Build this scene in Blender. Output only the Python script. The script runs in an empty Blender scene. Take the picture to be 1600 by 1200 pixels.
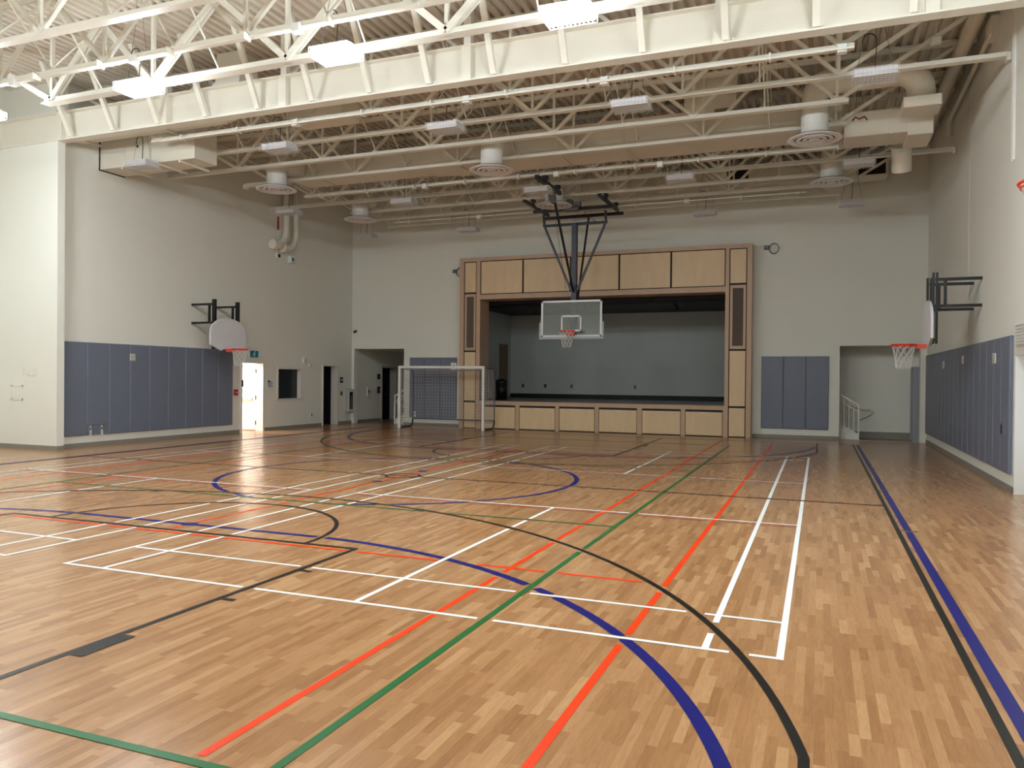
import bpy, math, random
import numpy as np
from mathutils import Vector, Matrix
random.seed(7)
C = bpy.context.scene.collection
sc = bpy.context.scene

# ------------------------------------------------------------------ camera
F_PX = 1214.2
YAW, PITCH, ROLL = 0.37696, -0.00726, 0.00916
CAM = Vector((0.187, -4.9765, 1.6955))
fwd = Vector((-math.sin(YAW)*math.cos(PITCH), math.cos(YAW)*math.cos(PITCH), math.sin(PITCH)))
r0 = Vector((math.cos(YAW), math.sin(YAW), 0)); u0 = r0.cross(fwd)
rgt = math.cos(ROLL)*r0 + math.sin(ROLL)*u0
upv = -math.sin(ROLL)*r0 + math.cos(ROLL)*u0
cam = bpy.data.cameras.new('camera'); camo = bpy.data.objects.new('camera', cam); C.objects.link(camo)
cam.sensor_width = 36; cam.lens = F_PX/1600*36; cam.clip_start = 0.05; cam.clip_end = 200
M = Matrix((rgt, upv, -fwd)).transposed().to_4x4(); M.translation = CAM
camo.matrix_world = M
sc.camera = camo
# ------------------------------------------------------------------ world and exposure
w = bpy.data.worlds.new('world'); sc.world = w; w.use_nodes = True
w.node_tree.nodes['Background'].inputs[0].default_value = (0.72, 0.86, 1.0, 1)
w.node_tree.nodes['Background'].inputs[1].default_value = 3.0
sc.view_settings.view_transform = 'Standard'; sc.view_settings.look = 'None'
sc.view_settings.gamma = 1; sc.view_settings.use_curve_mapping = False
sc.view_settings.exposure = 0.57
LAMP = 110.0          # radiance of a lit high-bay lens
# ------------------------------------------------------------------ helpers
def lin(c):
    return tuple(((v/255)/12.92 if v/255 <= 0.04045 else ((v/255+0.055)/1.055)**2.4) for v in c)
MATS = {}
def mat(name, rgb, rough=0.5, metal=0.0, spec=0.5, var=0.0, scale=6.0, bump=0.0, emit=None, stretch=None, alpha=None, trans=0.0):
    if name in MATS: return MATS[name]
    m = bpy.data.materials.new(name); m.use_nodes = True; nt = m.node_tree
    b = nt.nodes['Principled BSDF']; c = lin(rgb)+(1,)
    b.inputs['Base Color'].default_value = c; b.inputs['Roughness'].default_value = rough
    b.inputs['Metallic'].default_value = metal; b.inputs['Specular IOR Level'].default_value = spec
    if trans: b.inputs['Transmission Weight'].default_value = trans
    if emit: b.inputs['Emission Color'].default_value = lin(emit[0])+(1,); b.inputs['Emission Strength'].default_value = emit[1]
    if var or bump:
        g = nt.nodes.new('ShaderNodeNewGeometry'); mp = nt.nodes.new('ShaderNodeMapping')
        nt.links.new(g.outputs['Position'], mp.inputs['Vector'])
        if stretch: mp.inputs['Scale'].default_value = stretch
        n = nt.nodes.new('ShaderNodeTexNoise'); n.inputs['Scale'].default_value = scale; n.inputs['Detail'].default_value = 5
        nt.links.new(mp.outputs['Vector'], n.inputs['Vector'])
        if var:
            mx = nt.nodes.new('ShaderNodeMix'); mx.data_type = 'RGBA'
            nt.links.new(n.outputs['Fac'], mx.inputs[0])
            mx.inputs[6].default_value = tuple(max(0, v*(1-var)) for v in c[:3])+(1,)
            mx.inputs[7].default_value = tuple(min(1, v*(1+var)) for v in c[:3])+(1,)
            nt.links.new(mx.outputs[2], b.inputs['Base Color'])
        if bump:
            bp = nt.nodes.new('ShaderNodeBump'); bp.inputs['Strength'].default_value = bump; bp.inputs['Distance'].default_value = 0.01
            nt.links.new(n.outputs['Fac'], bp.inputs['Height']); nt.links.new(bp.outputs['Normal'], b.inputs['Normal'])
    MATS[name] = m
    return m
WALL = (231, 231, 221)
mat('wall_paint', WALL, 0.75, var=0.02, scale=1.2, bump=0.02, spec=0.3)
mat('steel_paint', (233, 229, 215), 0.45, var=0.02, scale=3)
mat('deck_paint', (222, 213, 198), 0.5, var=0.03, scale=2)
mat('duct_paint', (228, 222, 206), 0.5, var=0.03, scale=2)
mat('white_metal', (232, 232, 228), 0.35, var=0.01)
mat('diffuser_metal', (236, 234, 236), 0.4, var=0.02)
mat('black_metal', (22, 23, 26), 0.4, var=0.1)
mat('mast_blue_black', (48, 56, 70), 0.4, var=0.1)
mat('bar_grey', (105, 108, 112), 0.4, metal=0.3, var=0.05)
mat('chrome', (190, 190, 192), 0.25, metal=0.9, var=0.02)
mat('pad_vinyl', (112, 119, 136), 0.42, var=0.05, scale=4, bump=0.06)
mat('cove_base', (138, 134, 124), 0.5, var=0.05)
mat('birch', (224, 196, 155), 0.42, var=0.12, scale=5, stretch=(1, 1, 0.25))
mat('maple_frame', (196, 164, 136), 0.42, var=0.12, scale=6, stretch=(1, 1, 0.3))
mat('reveal_black', (20, 14, 12), 0.7, var=0.1)
mat('black_paint', (10, 10, 11), 0.6, var=0.1)
mat('stage_floor', (26, 28, 33), 0.28, var=0.15)
mat('stage_wall', (196, 202, 200), 0.7, var=0.03)
mat('grille_cloth', (96, 86, 76), 0.85, var=0.2, scale=120)
mat('door_grey', (150, 153, 158), 0.45, var=0.03)
mat('frame_grey', (176, 176, 172), 0.45, var=0.03)
mat('shade_black', (18, 18, 19), 0.8, var=0.1)
mat('glass_dark', (30, 34, 38), 0.08, var=0.05)
mat('backboard_white', (226, 226, 230), 0.3, var=0.02)
mat('rim_orange', (226, 58, 24), 0.4, var=0.04)
mat('net_white', (228, 226, 222), 0.8, var=0.03)
mat('goal_net', (206, 206, 202), 0.8, var=0.03)
mat('red_plastic', (176, 32, 28), 0.4, var=0.05)
mat('red_pipe', (150, 30, 26), 0.45, var=0.05)
mat('plate_white', (225, 224, 216), 0.4, var=0.02)
mat('black_plastic', (24, 24, 25), 0.45, var=0.1)
mat('sign_blue_green', (24, 120, 150), 0.4, var=0.03)
mat('sign_white', (224, 232, 236), 0.4, var=0.02)
mat('cable_black', (36, 34, 32), 0.6, var=0.1)
mat('plinth_grey', (150, 146, 138), 0.5, var=0.05)
mat('lens_lit', (255, 255, 255), 0.4, emit=((238, 248, 255), LAMP))
mat('lens_off', (206, 206, 212), 0.25, var=0.03)
mat('corridor_light', (255, 255, 255), 0.4, emit=((255, 246, 238), 55.0))
mat('corridor_paint', (236, 232, 226), 0.7, var=0.02)
for n, c in (('line_white', (236, 240, 236)), ('line_black', (20, 19, 18)), ('line_blue', (8, 15, 106)), ('line_green', (28, 100, 48)), ('line_orange', (236, 62, 6)), ('line_red', (170, 60, 44))):
    mat(n, c, 0.32, var=0.03, scale=9, spec=0.25)

class MB:
    """collects primitive shapes in world coordinates; build() links them as one mesh object"""
    def __init__(s): s.v = []; s.f = []; s.sm = []
    def add(s, vs, fs, smooth=False):
        o = len(s.v); s.v += [tuple(v) for v in vs]; s.f += [tuple(i+o for i in f) for f in fs]; s.sm += [smooth]*len(fs); return s
    def box(s, x0, x1, y0, y1, z0, z1):
        vs = [(x, y, z) for z in (z0, z1) for y in (y0, y1) for x in (x0, x1)]
        return s.add(vs, [(0,2,3,1), (4,5,7,6), (0,1,5,4), (2,6,7,3), (0,4,6,2), (1,3,7,5)])
    def bbox(s, x0, x1, y0, y1, z0, z1, b, axis):
        """box with chamfered edges on the face that looks along axis (+x,-x,-y): a padded panel"""
        ax = axis[1]; sg = axis[0]
        if ax == 'y':
            yb, yf = (y1, y0) if sg == '-' else (y0, y1)
            ym = yf + (b if sg == '-' else -b)
            vs = [(x0,yb,z0),(x1,yb,z0),(x1,yb,z1),(x0,yb,z1),(x0,ym,z0),(x1,ym,z0),(x1,ym,z1),(x0,ym,z1),
                  (x0+b,yf,z0+b),(x1-b,yf,z0+b),(x1-b,yf,z1-b),(x0+b,yf,z1-b)]
        else:
            xb, xf = (x1, x0) if sg == '-' else (x0, x1)
            xm = xf + (b if sg == '-' else -b)
            vs = [(xb,y0,z0),(xb,y1,z0),(xb,y1,z1),(xb,y0,z1),(xm,y0,z0),(xm,y1,z0),(xm,y1,z1),(xm,y0,z1),
                  (xf,y0+b,z0+b),(xf,y1-b,z0+b),(xf,y1-b,z1-b),(xf,y0+b,z1-b)]
        fs = [(0,1,2,3)]
        for a in (0, 4):
            for i in range(4): j = (i+1) % 4; fs.append((a+i, a+j, a+4+j, a+4+i))
        fs.append((8,9,10,11))
        return s.add(vs, fs)
    def bar(s, p, q, a, b=None, ref=(0,0,1)):
        """rectangular bar from p to q, width a across, b along ref"""
        b = b or a; p = Vector(p); q = Vector(q); d = (q-p).normalized(); rf = Vector(ref)
        if abs(d.dot(rf)) > 0.98: rf = Vector((0,1,0))
        n = d.cross(rf).normalized(); m = n.cross(d).normalized()
        vs = []
        for c in (p, q):
            for i, j in ((-1,-1),(1,-1),(1,1),(-1,1)): vs.append(c + n*(i*a/2) + m*(j*b/2))
        return s.add(vs, [(3,2,1,0),(4,5,6,7),(0,1,5,4),(1,2,6,5),(2,3,7,6),(3,0,4,7)])
    def tube(s, pts, r, n=8, close=False, caps=True):
        pts = [Vector(p) for p in pts]; rs = r if isinstance(r, (list, tuple)) else [r]*len(pts)
        o = []; k = len(pts); prev = None
        for i, p in enumerate(pts):
            if close: d = pts[(i+1) % k]-pts[i-1]
            else: d = pts[min(i+1, k-1)]-pts[max(i-1, 0)]
            d.normalize()
            if prev is None:
                rf = Vector((0,0,1)) if abs(d.z) < 0.9 else Vector((1,0,0)); a = d.cross(rf).normalized()
            else:
                a = prev - d*prev.dot(d); a.normalize()
            prev = a; b = d.cross(a)
            o += [p + (a*math.cos(2*math.pi*j/n) + b*math.sin(2*math.pi*j/n))*rs[i] for j in range(n)]
        fs = []
        for i in range(k if close else k-1):
            i2 = (i+1) % k
            for j in range(n): fs.append((i*n+j, i*n+(j+1) % n, i2*n+(j+1) % n, i2*n+j))
        s.add(o, fs, True)
        if caps and not close:
            s.add(o[:n], [tuple(range(n))[::-1]]); s.add(o[-n:], [tuple(range(n))])
        return s
    def lathe(s, c, prof, n=24):
        """profile of (radius, z) revolved about a vertical axis through c=(x,y)"""
        vs = [(c[0]+r*math.cos(2*math.pi*j/n), c[1]+r*math.sin(2*math.pi*j/n), z) for r, z in prof for j in range(n)]
        fs = [(i*n+j, i*n+(j+1) % n, (i+1)*n+(j+1) % n, (i+1)*n+j) for i in range(len(prof)-1) for j in range(n)]
        return s.add(vs, fs, True)
    def prism(s, poly, axis, a, b):
        """polygon (2-D) extruded along axis from a to b"""
        k = len(poly)
        P3 = {'x': lambda p, t: (t, p[0], p[1]), 'y': lambda p, t: (p[0], t, p[1]), 'z': lambda p, t: (p[0], p[1], t)}[axis]
        vs = [P3(p, a) for p in poly]+[P3(p, b) for p in poly]
        fs = [tuple(range(k))[::-1], tuple(range(k, 2*k))]+[(i, (i+1) % k, k+(i+1) % k, k+i) for i in range(k)]
        return s.add(vs, fs)
    def build(s, name, m, parent=None, org=None, **tags):
        if parent is not None: o3 = ORG[parent.name]
        elif org is not None: o3 = Vector(org)
        else:
            a = np.array(s.v); o3 = Vector(((a[:,0].min()+a[:,0].max())/2, (a[:,1].min()+a[:,1].max())/2, a[:,2].min()))
        me = bpy.data.meshes.new(name); me.from_pydata([tuple(Vector(v)-o3) for v in s.v], [], s.f); me.update()
        me.polygons.foreach_set('use_smooth', s.sm)
        if isinstance(m, str): m = MATS[m]
        me.materials.append(m)
        o = bpy.data.objects.new(name, me); C.objects.link(o); ORG[o.name] = o3
        if parent is not None: o.parent = parent
        else: o.location = o3
        for k, v in tags.items(): o[k] = v
        fixn(me)
        return o
def fixn(me):
    import bmesh
    bm = bmesh.new(); bm.from_mesh(me); bmesh.ops.recalc_face_normals(bm, faces=bm.faces[:]); bm.to_mesh(me); bm.free()
ORG = {}
def thing(name, loc, label=None, category=None, group=None, kind=None):
    o = bpy.data.objects.new(name, None); C.objects.link(o); o.location = loc; o.empty_display_size = 0.1
    ORG[o.name] = Vector(loc)
    for k, v in (('label', label), ('category', category), ('group', group), ('kind', kind)):
        if v: o[k] = v
    return o
def copy_tree(root, loc, label, group=None):
    r = root.copy(); C.objects.link(r); r.location = loc; r['label'] = label; ORG[r.name] = Vector(loc)
    if group: r['group'] = group
    for ch in list(root.children):
        c = ch.copy(); C.objects.link(c); c.parent = r; c.matrix_parent_inverse = ch.matrix_parent_inverse.copy()
        for g in list(ch.children):
            d = g.copy(); C.objects.link(d); d.parent = c
    return r
B = lambda *a: MB().box(*a)
ORD = ['first', 'second', 'third', 'fourth', 'fifth', 'sixth', 'seventh', 'eighth', 'ninth', 'tenth', 'eleventh', 'twelfth', 'thirteenth', 'fourteenth', 'fifteenth', 'sixteenth', 'seventeenth', 'eighteenth']
S = dict(kind='structure')

# ================================================================== room
XL, XR, YB, YN = -15.80, 2.96, 19.4, -5.9      # left wall, right wall, back wall, near wall
YC = 7.32                                       # front face of the wall return at the left
XLL = -17.45                                    # left wall on the near side of the return
ZD = 8.28                                       # underside of roof deck
XC, YM = -6.47, 6.72                            # court centre
# ---- floor
floor = B(-18, 3.8, -6.2, 19.5, -0.15, -0.0015).build('floor', mat('floor_under', (150, 112, 78), 0.5, var=0.05), org=(0,0,0), **S)

def plank_mat(name, use_obj):
    m = bpy.data.materials.new(name); m.use_nodes = True; nt = m.node_tree; N = nt.nodes; L = nt.links
    b = N['Principled BSDF']
    if use_obj:
        oi = N.new('ShaderNodeObjectInfo'); tone = oi.outputs['Random']
    else:
        at = N.new('ShaderNodeAttribute'); at.attribute_name = 'tone'; tone = at.outputs['Fac']
    ramp = N.new('ShaderNodeValToRGB'); L.new(tone, ramp.inputs[0])
    cols = [(0.0, (154, 111, 72)), (0.3, (166, 122, 81)), (0.6, (173, 129, 88)), (0.85, (180, 137, 95)), (1.0, (190, 149, 106))]
    e = ramp.color_ramp.elements
    while len(e) < len(cols): e.new(0.5)
    for el, (p, c) in zip(e, cols): el.position = p; el.color = lin(c)+(1,)
    g = N.new('ShaderNodeNewGeometry')
    mp = N.new('ShaderNodeMapping'); mp.inputs['Scale'].default_value = (1, 0.10, 1); L.new(g.outputs['Position'], mp.inputs['Vector'])
    sh = N.new('ShaderNodeVectorMath'); sh.operation = 'MULTIPLY_ADD'; L.new(tone, sh.inputs[0]); sh.inputs[1].default_value = (37, 91, 53); L.new(mp.outputs['Vector'], sh.inputs[2])
    n = N.new('ShaderNodeTexNoise'); n.inputs['Scale'].default_value = 42; n.inputs['Detail'].default_value = 2; n.inputs['Distortion'].default_value = 1.6
    L.new(sh.outputs[0], n.inputs['Vector'])
    mx = N.new('ShaderNodeMix'); mx.data_type = 'RGBA'; mx.blend_type = 'MULTIPLY'; mx.inputs[0].default_value = 0.40
    gr = N.new('ShaderNodeValToRGB'); gr.color_ramp.elements[0].position = 0.3; gr.color_ramp.elements[0].color = (0.72, 0.64, 0.55, 1); gr.color_ramp.elements[1].position = 0.62; gr.color_ramp.elements[1].color = (1.08, 1.06, 1.02, 1)
    L.new(n.outputs['Fac'], gr.inputs[0]); L.new(ramp.outputs[0], mx.inputs[6]); L.new(gr.outputs[0], mx.inputs[7]); L.new(mx.outputs[2], b.inputs['Base Color'])
    b.inputs['Roughness'].default_value = 0.22; b.inputs['Specular IOR Level'].default_value = 0.5
    return m
PW = 0.0515; LENS = (0.24, 0.32, 0.40, 0.48, 0.60)
planks = []
nrow = int((3.75+17.95)/PW)
for i in range(nrow):
    x = -17.95+i*PW; y = -6.15-random.random()*0.5
    while y < 19.48:
        Ln = random.choice(LENS); y1 = min(y+Ln, 19.49)
        if y1 > -6.1: planks.append((x, max(y, -6.15), y1, Ln, y1-y > Ln-1e-6 and y >= -6.15))
        y += Ln
def pix(x, y, z=0):
    d = Vector((x, y, z))-CAM; dep = d.dot(fwd)
    return (800+F_PX*d.dot(rgt)/dep, 600-F_PX*d.dot(upv)/dep, dep) if dep > 0.3 else (-1e4, -1e4, 1e4)
cand = []
for k, (x, y, y1, Ln, full) in enumerate(planks):
    px, py, dep = pix(x+PW/2, (y+y1)/2)
    if full and 0 <= px <= 1600 and py <= 1200 and dep < 6: cand.append((dep/Ln**0.3, k))
cand.sort(); near = set(k for _, k in cand[:300])
pm_obj = plank_mat('plank_print_single', True); pm_all = plank_mat('plank_print', False)
shared = {}
for Ln in LENS:
    me = bpy.data.meshes.new('plank'); g = 0.0002
    mb = B(g, PW-g, g, Ln-g, -0.003, 0.0); me.from_pydata(mb.v, [], mb.f); me.update(); fixn(me); me.materials.append(pm_obj); shared[Ln] = me
for k in sorted(near):
    x, y, y1, Ln, _ = planks[k]
    o = bpy.data.objects.new('plank', shared[Ln]); C.objects.link(o); o.parent = floor; o.location = (x, y, 0)
vs = []; fs = []; tones = []
for k, (x, y, y1, Ln, _) in enumerate(planks):
    if k in near: continue
    o = len(vs); g = 0.0
    vs += [(x+g, y+g, 0), (x+PW-g, y+g, 0), (x+PW-g, y1-g, 0), (x+g, y1-g, 0)]; fs.append((o, o+1, o+2, o+3)); tn = random.random(); tones.append(tn if y < 6 else 0.5+(tn-0.5)*0.6)
me = bpy.data.meshes.new('planks'); me.from_pydata(vs, [], fs); me.update()
at = me.attributes.new('tone', 'FLOAT', 'FACE'); at.data.foreach_set('value', tones); me.materials.append(pm_all)
o = bpy.data.objects.new('plank_field', me); C.objects.link(o); o.parent = floor; o['kind'] = 'stuff'; o['label'] = 'rest of the narrow tan wood-pattern floor strips'

# ---- painted court lines (parts of the floor)
class Ln:
    def __init__(s, col, w, pts=None, arc=None): s.col, s.w, s.pts, s.arc = col, w, pts, arc
    def sample(s, step=0.01):
        if s.arc:
            cx, cy, r, a0, a1 = s.arc; n = max(8, int(abs(a1-a0)*r/step)); t = np.linspace(a0, a1, n+1)
            return np.c_[cx+r*np.cos(t), cy+r*np.sin(t)]
        p, q = np.array(s.pts[0], float), np.array(s.pts[1], float); n = max(2, int(np.linalg.norm(q-p)/step)); t = np.linspace(0, 1, n+1)[:, None]
        return p+(q-p)*t
    def dist(s, P):
        if s.arc:
            cx, cy, r, a0, a1 = s.arc; d = P-np.array([cx, cy]); rad = np.hypot(d[:,0], d[:,1]); ang = np.arctan2(d[:,1], d[:,0])
            lo, hi = min(a0, a1), max(a0, a1); ins = np.zeros(len(P), bool)
            for kk in (-2*math.pi, 0, 2*math.pi): ins |= (ang+kk >= lo-1e-6) & (ang+kk <= hi+1e-6)
            return np.where(ins, np.abs(rad-r), 9.0)
        p, q = np.array(s.pts[0], float), np.array(s.pts[1], float); L = np.linalg.norm(q-p); d = (q-p)/L
        t = np.clip((P-p)@d, 0, L); return np.linalg.norm(P-p-t[:, None]*d, axis=1)
LINES = []
def seg(c, w, x0, y0, x1, y1): LINES.append(Ln(c, w, pts=((x0, y0), (x1, y1))))
def arc(c, w, cx, cy, r, a0, a1): LINES.append(Ln(c, w, arc=(cx, cy, r, a0, a1)))
PI = math.pi
# basketball (black)
for sx in (1, -1):
    seg('black', 0.05, XC+sx*7.505, YM-10.92, XC+sx*7.505, YM+10.92)
seg('black', 0.05, XC-7.5, YM+0.03, XC+7.5, YM+0.03)
arc('black', 0.05, XC, YM+0.05, 0.29, 0, 2*PI)
for sy in (-1, 1):
    yb = YM+sy*10.92; yf = YM+sy*5.15; yh = yb-sy*1.575
    seg('black', 0.05, XC-7.53, yb, XC+7.53, yb)
    seg('black', 0.05, XC-2.45, yf, XC+2.45, yf)
    for sx in (-1, 1):
        seg('black', 0.05, XC+sx*2.43, yb, XC+sx*2.43, yf)
        seg('black', 0.4, XC+sx*2.455, yb-sy*2.80, XC+sx*2.56, yb-sy*2.80)
        for t in (3.9, 4.85): seg('black', 0.05, XC+sx*2.44, yb-sy*t, XC+sx*2.57, yb-sy*t)
        ysw = yh-sy*math.sqrt(6.75**2-6.61**2)
        seg('black', 0.05, XC+sx*6.61, yb, XC+sx*6.61, ysw)
    arc('black', 0.05, XC, yf, 1.82, 0 if sy < 0 else PI, PI if sy < 0 else 2*PI)
    a = math.acos(6.61/6.75)
    arc('black', 0.05, XC, yh, 6.75, (a if sy < 0 else PI+a), (PI-a if sy < 0 else 2*PI-a))
# volleyball (green)
for sx in (1, -1): seg('green', 0.05, XC+sx*4.49, YM-9.05, XC+sx*4.49, YM+9.05)
for sy in (-1, 1): seg('green', 0.05, XC-4.515, YM+sy*9.05, XC+4.515, YM+sy*9.05); seg('green', 0.05, XC-4.49, YM+sy*2.96, XC+4.49, YM+sy*2.96)
# badminton (white) two courts
for cx in (-3.05, -9.89):
    for sx in (-1, 1):
        seg('white', 0.045, cx+sx*3.03, YM-6.72, cx+sx*3.03, YM+6.7); seg('white', 0.045, cx+sx*2.58, YM-6.72, cx+sx*2.58, YM+6.7)
    for sy in (-1, 1):
        for t in (6.7, 5.95, 1.99): seg('white', 0.04, cx-3.05, YM+sy*t, cx+3.05, YM+sy*t)
        seg('white', 0.045, cx, YM+sy*6.7, cx, YM+sy*1.99)
# futsal (blue)
for sx in (1, -1): seg('blue', 0.08, XC+sx*7.61, YM-10.9, XC+sx*7.61, YM+10.9)
arc('blue', 0.08, XC, YM, 3.0, 0, 2*PI)
for sy in (-1, 1):
    yg = YM+sy*9.75
    seg('blue', 0.08, XC-1.6, YM+sy*4.82, XC+1.6, YM+sy*4.82)
    for sx in (-1, 1):
        if sy < 0: a0, a1 = (0, PI/2) if sx > 0 else (PI/2, PI)
        else: a0, a1 = (1.5*PI, 2*PI) if sx > 0 else (PI, 1.5*PI)
        arc('blue', 0.08, XC+sx*1.6, yg, 4.93, a0, a1)
    arc('blue', 0.09, XC, YM+sy*4.82, 0.045, 0, 2*PI)
    arc('blue', 0.09, XC, YM+sy*0.77, 0.045, 0, 2*PI)
# tennis (orange) and pickleball (red)
for sx in (1, -1):
    seg('orange', 0.05, XC+sx*5.49, YM-10.6, XC+sx*5.49, YM+10.6); seg('orange', 0.05, XC+sx*4.11, YM-10.6, XC+sx*4.11, YM+10.6)
for sy in (-1, 1): seg('orange', 0.05, XC-5.3, YM+sy*5.25, XC+5.3, YM+sy*5.25)
seg('orange', 0.05, XC, YM-5.25, XC, YM+5.25)
for cx in (-3.05, -9.89):
    for sy in (-1, 1): seg('red', 0.045, cx-3.03, YM+sy*2.115, cx+3.03, YM+sy*2.115)
for y in (4.88, 8.42): seg('black', 0.03, 1.06, y, 1.24, y)
PR = dict(black=5, green=4, white=3, blue=2, orange=1, red=0)
names = dict(black='basketball', green='volleyball', white='badminton', blue='futsal', orange='tennis', red='pickleball')
for l in LINES:
    P = l.sample(); keep = np.ones(len(P), bool)
    for h in LINES:
        if PR[h.col] <= PR[l.col]: continue
        gap = 0.0 if (h.col, l.col) in (('white', 'blue'), ('white', 'red')) else (0.012 if h.col == 'white' else 0.028)
        if l.w > 0.2: continue
        # a line that merely ends at a higher one keeps its end
        d = h.dist(P); keep &= ~(d < h.w/2+gap)
    dP = np.gradient(P, axis=0); dP /= np.linalg.norm(dP, axis=1)[:, None]; nn = np.c_[-dP[:,1], dP[:,0]]*l.w/2
    z = 0.0006+0.0006*PR[l.col]+0.000012*LINES.index(l)*(1 if l.w < 0.2 else 0); mb = MB(); i = 0; K = len(P)
    while i < K:
        if not keep[i]: i += 1; continue
        j = i
        while j+1 < K and keep[j+1]: j += 1
        if j > i:
            step = max(1, int(0.08/0.01)) if l.arc and l.arc[2] > 0.5 else (1 if l.arc else j-i)
            idx = sorted(set(list(range(i, j, step))+[j])); n = len(idx)
            vv = [(*(P[t]+nn[t]), z) for t in idx]+[(*(P[t]-nn[t]), z) for t in idx]
            mb.add(vv, [(a, a+1, n+a+1, n+a) for a in range(n-1)])
        i = j+1
    if mb.v:
        o = mb.build('court_line', 'line_'+l.col, floor); o['label'] = '%s painted %s court line' % (l.col, names[l.col])

# ---- walls
wp = 'wall_paint'
T = 0.25
def wall(name, mb, m=wp): return mb.build(name, m, **S)
# left wall beyond the return, with two door openings and a window opening
D1 = (13.53, 14.52); D2 = (17.60, 18.50); WN = (15.19, 16.40, 0.95, 1.96); YL = 24.0; D3 = (21.5, 22.6)
mb = MB(); x0, x1 = XL-T, XL
mb.box(x0, x1, 7.5, D1[0], 0, 8.4)
mb.box(x0, x1, D1[0], D1[1], 2.12, 8.4)
mb.box(x0, x1, D1[1], WN[0], 0, 8.4)
mb.box(x0, x1, WN[0], WN[1], 0, WN[2]); mb.box(x0, x1, WN[0], WN[1], WN[3], 8.4)
mb.box(x0, x1, WN[1], D2[0], 0, 8.4); mb.box(x0, x1, D2[0], D2[1], 2.1, 8.4)
mb.box(x0, x1, D2[1], D3[0], 0, 8.4); mb.box(x0, x1, D3[0], D3[1], 2.1, 8.4); mb.box(x0, x1, D3[1], YL, 0, 8.4)
wall('wall_left', mb)
ret = B(XLL-0.01, -15.53, YC, 7.5, 0, 6.853); wall('wall_return', ret)
wall('wall_return_upper', B(XLL-0.01, XL-T+0.01, 7.56, 7.75, 6.7, 8.4))
wall('wall_left_near', B(XLL-T, XLL, YN, 7.7, 0, 8.4))
# back wall with recess openings and the stage opening
RL = (-15.70, -13.62, 2.72); RR = (0.72, 2.8, 2.72); SO = (-10.6, -2.35, 4.5)
mb = MB(); y0, y1 = YB, YB+T
mb.box(XL, RL[0], y0, y1, 0, 8.4); mb.box(RL[0], RL[1], y0, y1, RL[2], 8.4)
mb.box(RL[1], SO[0], y0, y1, 0, 8.4); mb.box(SO[0], SO[1], y0, y1, SO[2], 8.4)
mb.box(SO[1], RR[0], y0, y1, 0, 8.4); mb.box(RR[0], RR[1], y0, y1, RR[2], 8.4); mb.box(RR[1], XR+T, y0, y1, 0, 8.4)
wall('wall_back', mb)
# right wall with the low door alcove
AL = (7.3, 8.84, 2.14)
mb = MB().box(XR, XR+T, AL[1], YB, 0, 8.4).box(XR, XR+T, AL[0], AL[1], AL[2], 8.4).box(XR, XR+T, YN, AL[0], 0, 8.4)
wall('wall_right', mb)
mb = MB().box(XR+T, XR+1.0, AL[1], AL[1]+0.1, 0, 2.5).box(XR+T, XR+1.0, AL[0]-0.1, AL[0], 0, 2.5).box(XR+T, XR+0.9, AL[0], AL[1], AL[2], 2.5)
wall('wall_alcove', mb)
wall('wall_near', B(XLL-T, XR+T, YN-T, YN, 0, 8.4))
# recesses behind the back wall
mb = MB().box(RL[1]-0.15, RL[1], 20.6, YL, 0, 2.9).box(XL, RL[1], YL, YL+0.2, 0, 2.9).box(RL[1], -11.7, 20.6, 20.8, 0, 2.9).box(-11.85, -11.7, YB+T, 20.6, 0, 2.9)
wall('wall_recess_left', mb)
wall('ceiling_recess_left', MB().box(XL, RL[1], YB+T, YL, RL[2], RL[2]+0.15).box(RL[1], -11.7, YB+T, 20.6, RL[2], RL[2]+0.15))
YR = 20.55
mb = MB().box(-1.3, XR+T, YR, YR+0.2, 0, 3.0).box(XR-0.05, XR+T, YB+T, YR, 0, 3.0).box(-1.45, -1.3, YB+T, YR+0.2, 0, 3.0)
wall('wall_recess_right', mb)
wall('ceiling_recess_right', B(-1.3, XR, YB+T, YR, RR[2], RR[2]+0.15))
B(XL-T, -11.8, 19.5, YL+0.2, -0.15, -0.0005).build('floor_recess_left', mat('floor_dull', (146, 110, 78), 0.3, var=0.08), **S)
B(-1.4, XR+0.1, 19.5, YR+0.2, -0.15, -0.0005).build('floor_recess_right', 'floor_dull', **S)
B(RR[0], RR[1], 19.38, 19.62, -0.001, 0.006).build('trim_1', 'frame_grey', **S)
# stage box
ZS = 0.93; YSB = 24.5
wall('wall_stage', MB().box(-11.75, -1.2, YSB, YSB+0.2, 0, 4.7).box(-11.75, -11.55, YB+T, YSB, 0, 4.7).box(-1.4, -1.2, YB+T, YSB, 0, 4.7), 'stage_wall')
B(-11.6, -1.35, YB+0.31, YSB, 4.25, 4.6).build('ceiling_stage', 'black_paint', **S)
MB().box(-11.55, -1.4, YB+T, YSB, 0.8, ZS).box(-10.46, -2.46, YB-0.001, YB+T, 0.8, ZS).build('floor_stage', 'stage_floor', **S)
B(-11.55, -1.4, YSB-0.02, YSB, ZS, ZS+0.16).build('baseboard_stage', 'black_paint', **S)
# roof deck: ribbed sheet
prof = []; x = -17.8
while x < 3.25:
    prof += [(x, ZD), (x+0.09, ZD), (x+0.115, ZD+0.075), (x+0.175, ZD+0.075)]; x += 0.2
vs = [(a, -6.2, b) for a, b in prof]+[(a, 19.7, b) for a, b in prof]; n = len(prof)
mb = MB(); mb.add(vs, [(i, i+1, n+i+1, n+i) for i in range(n-1)])
mb.build('ceiling', 'deck_paint', **S)
# slab above the deck keeps the room closed
B(-18, 3.4, -6.3, 19.8, ZD+0.10, ZD+0.2).build('ceiling_slab', 'deck_paint', **S)
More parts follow.
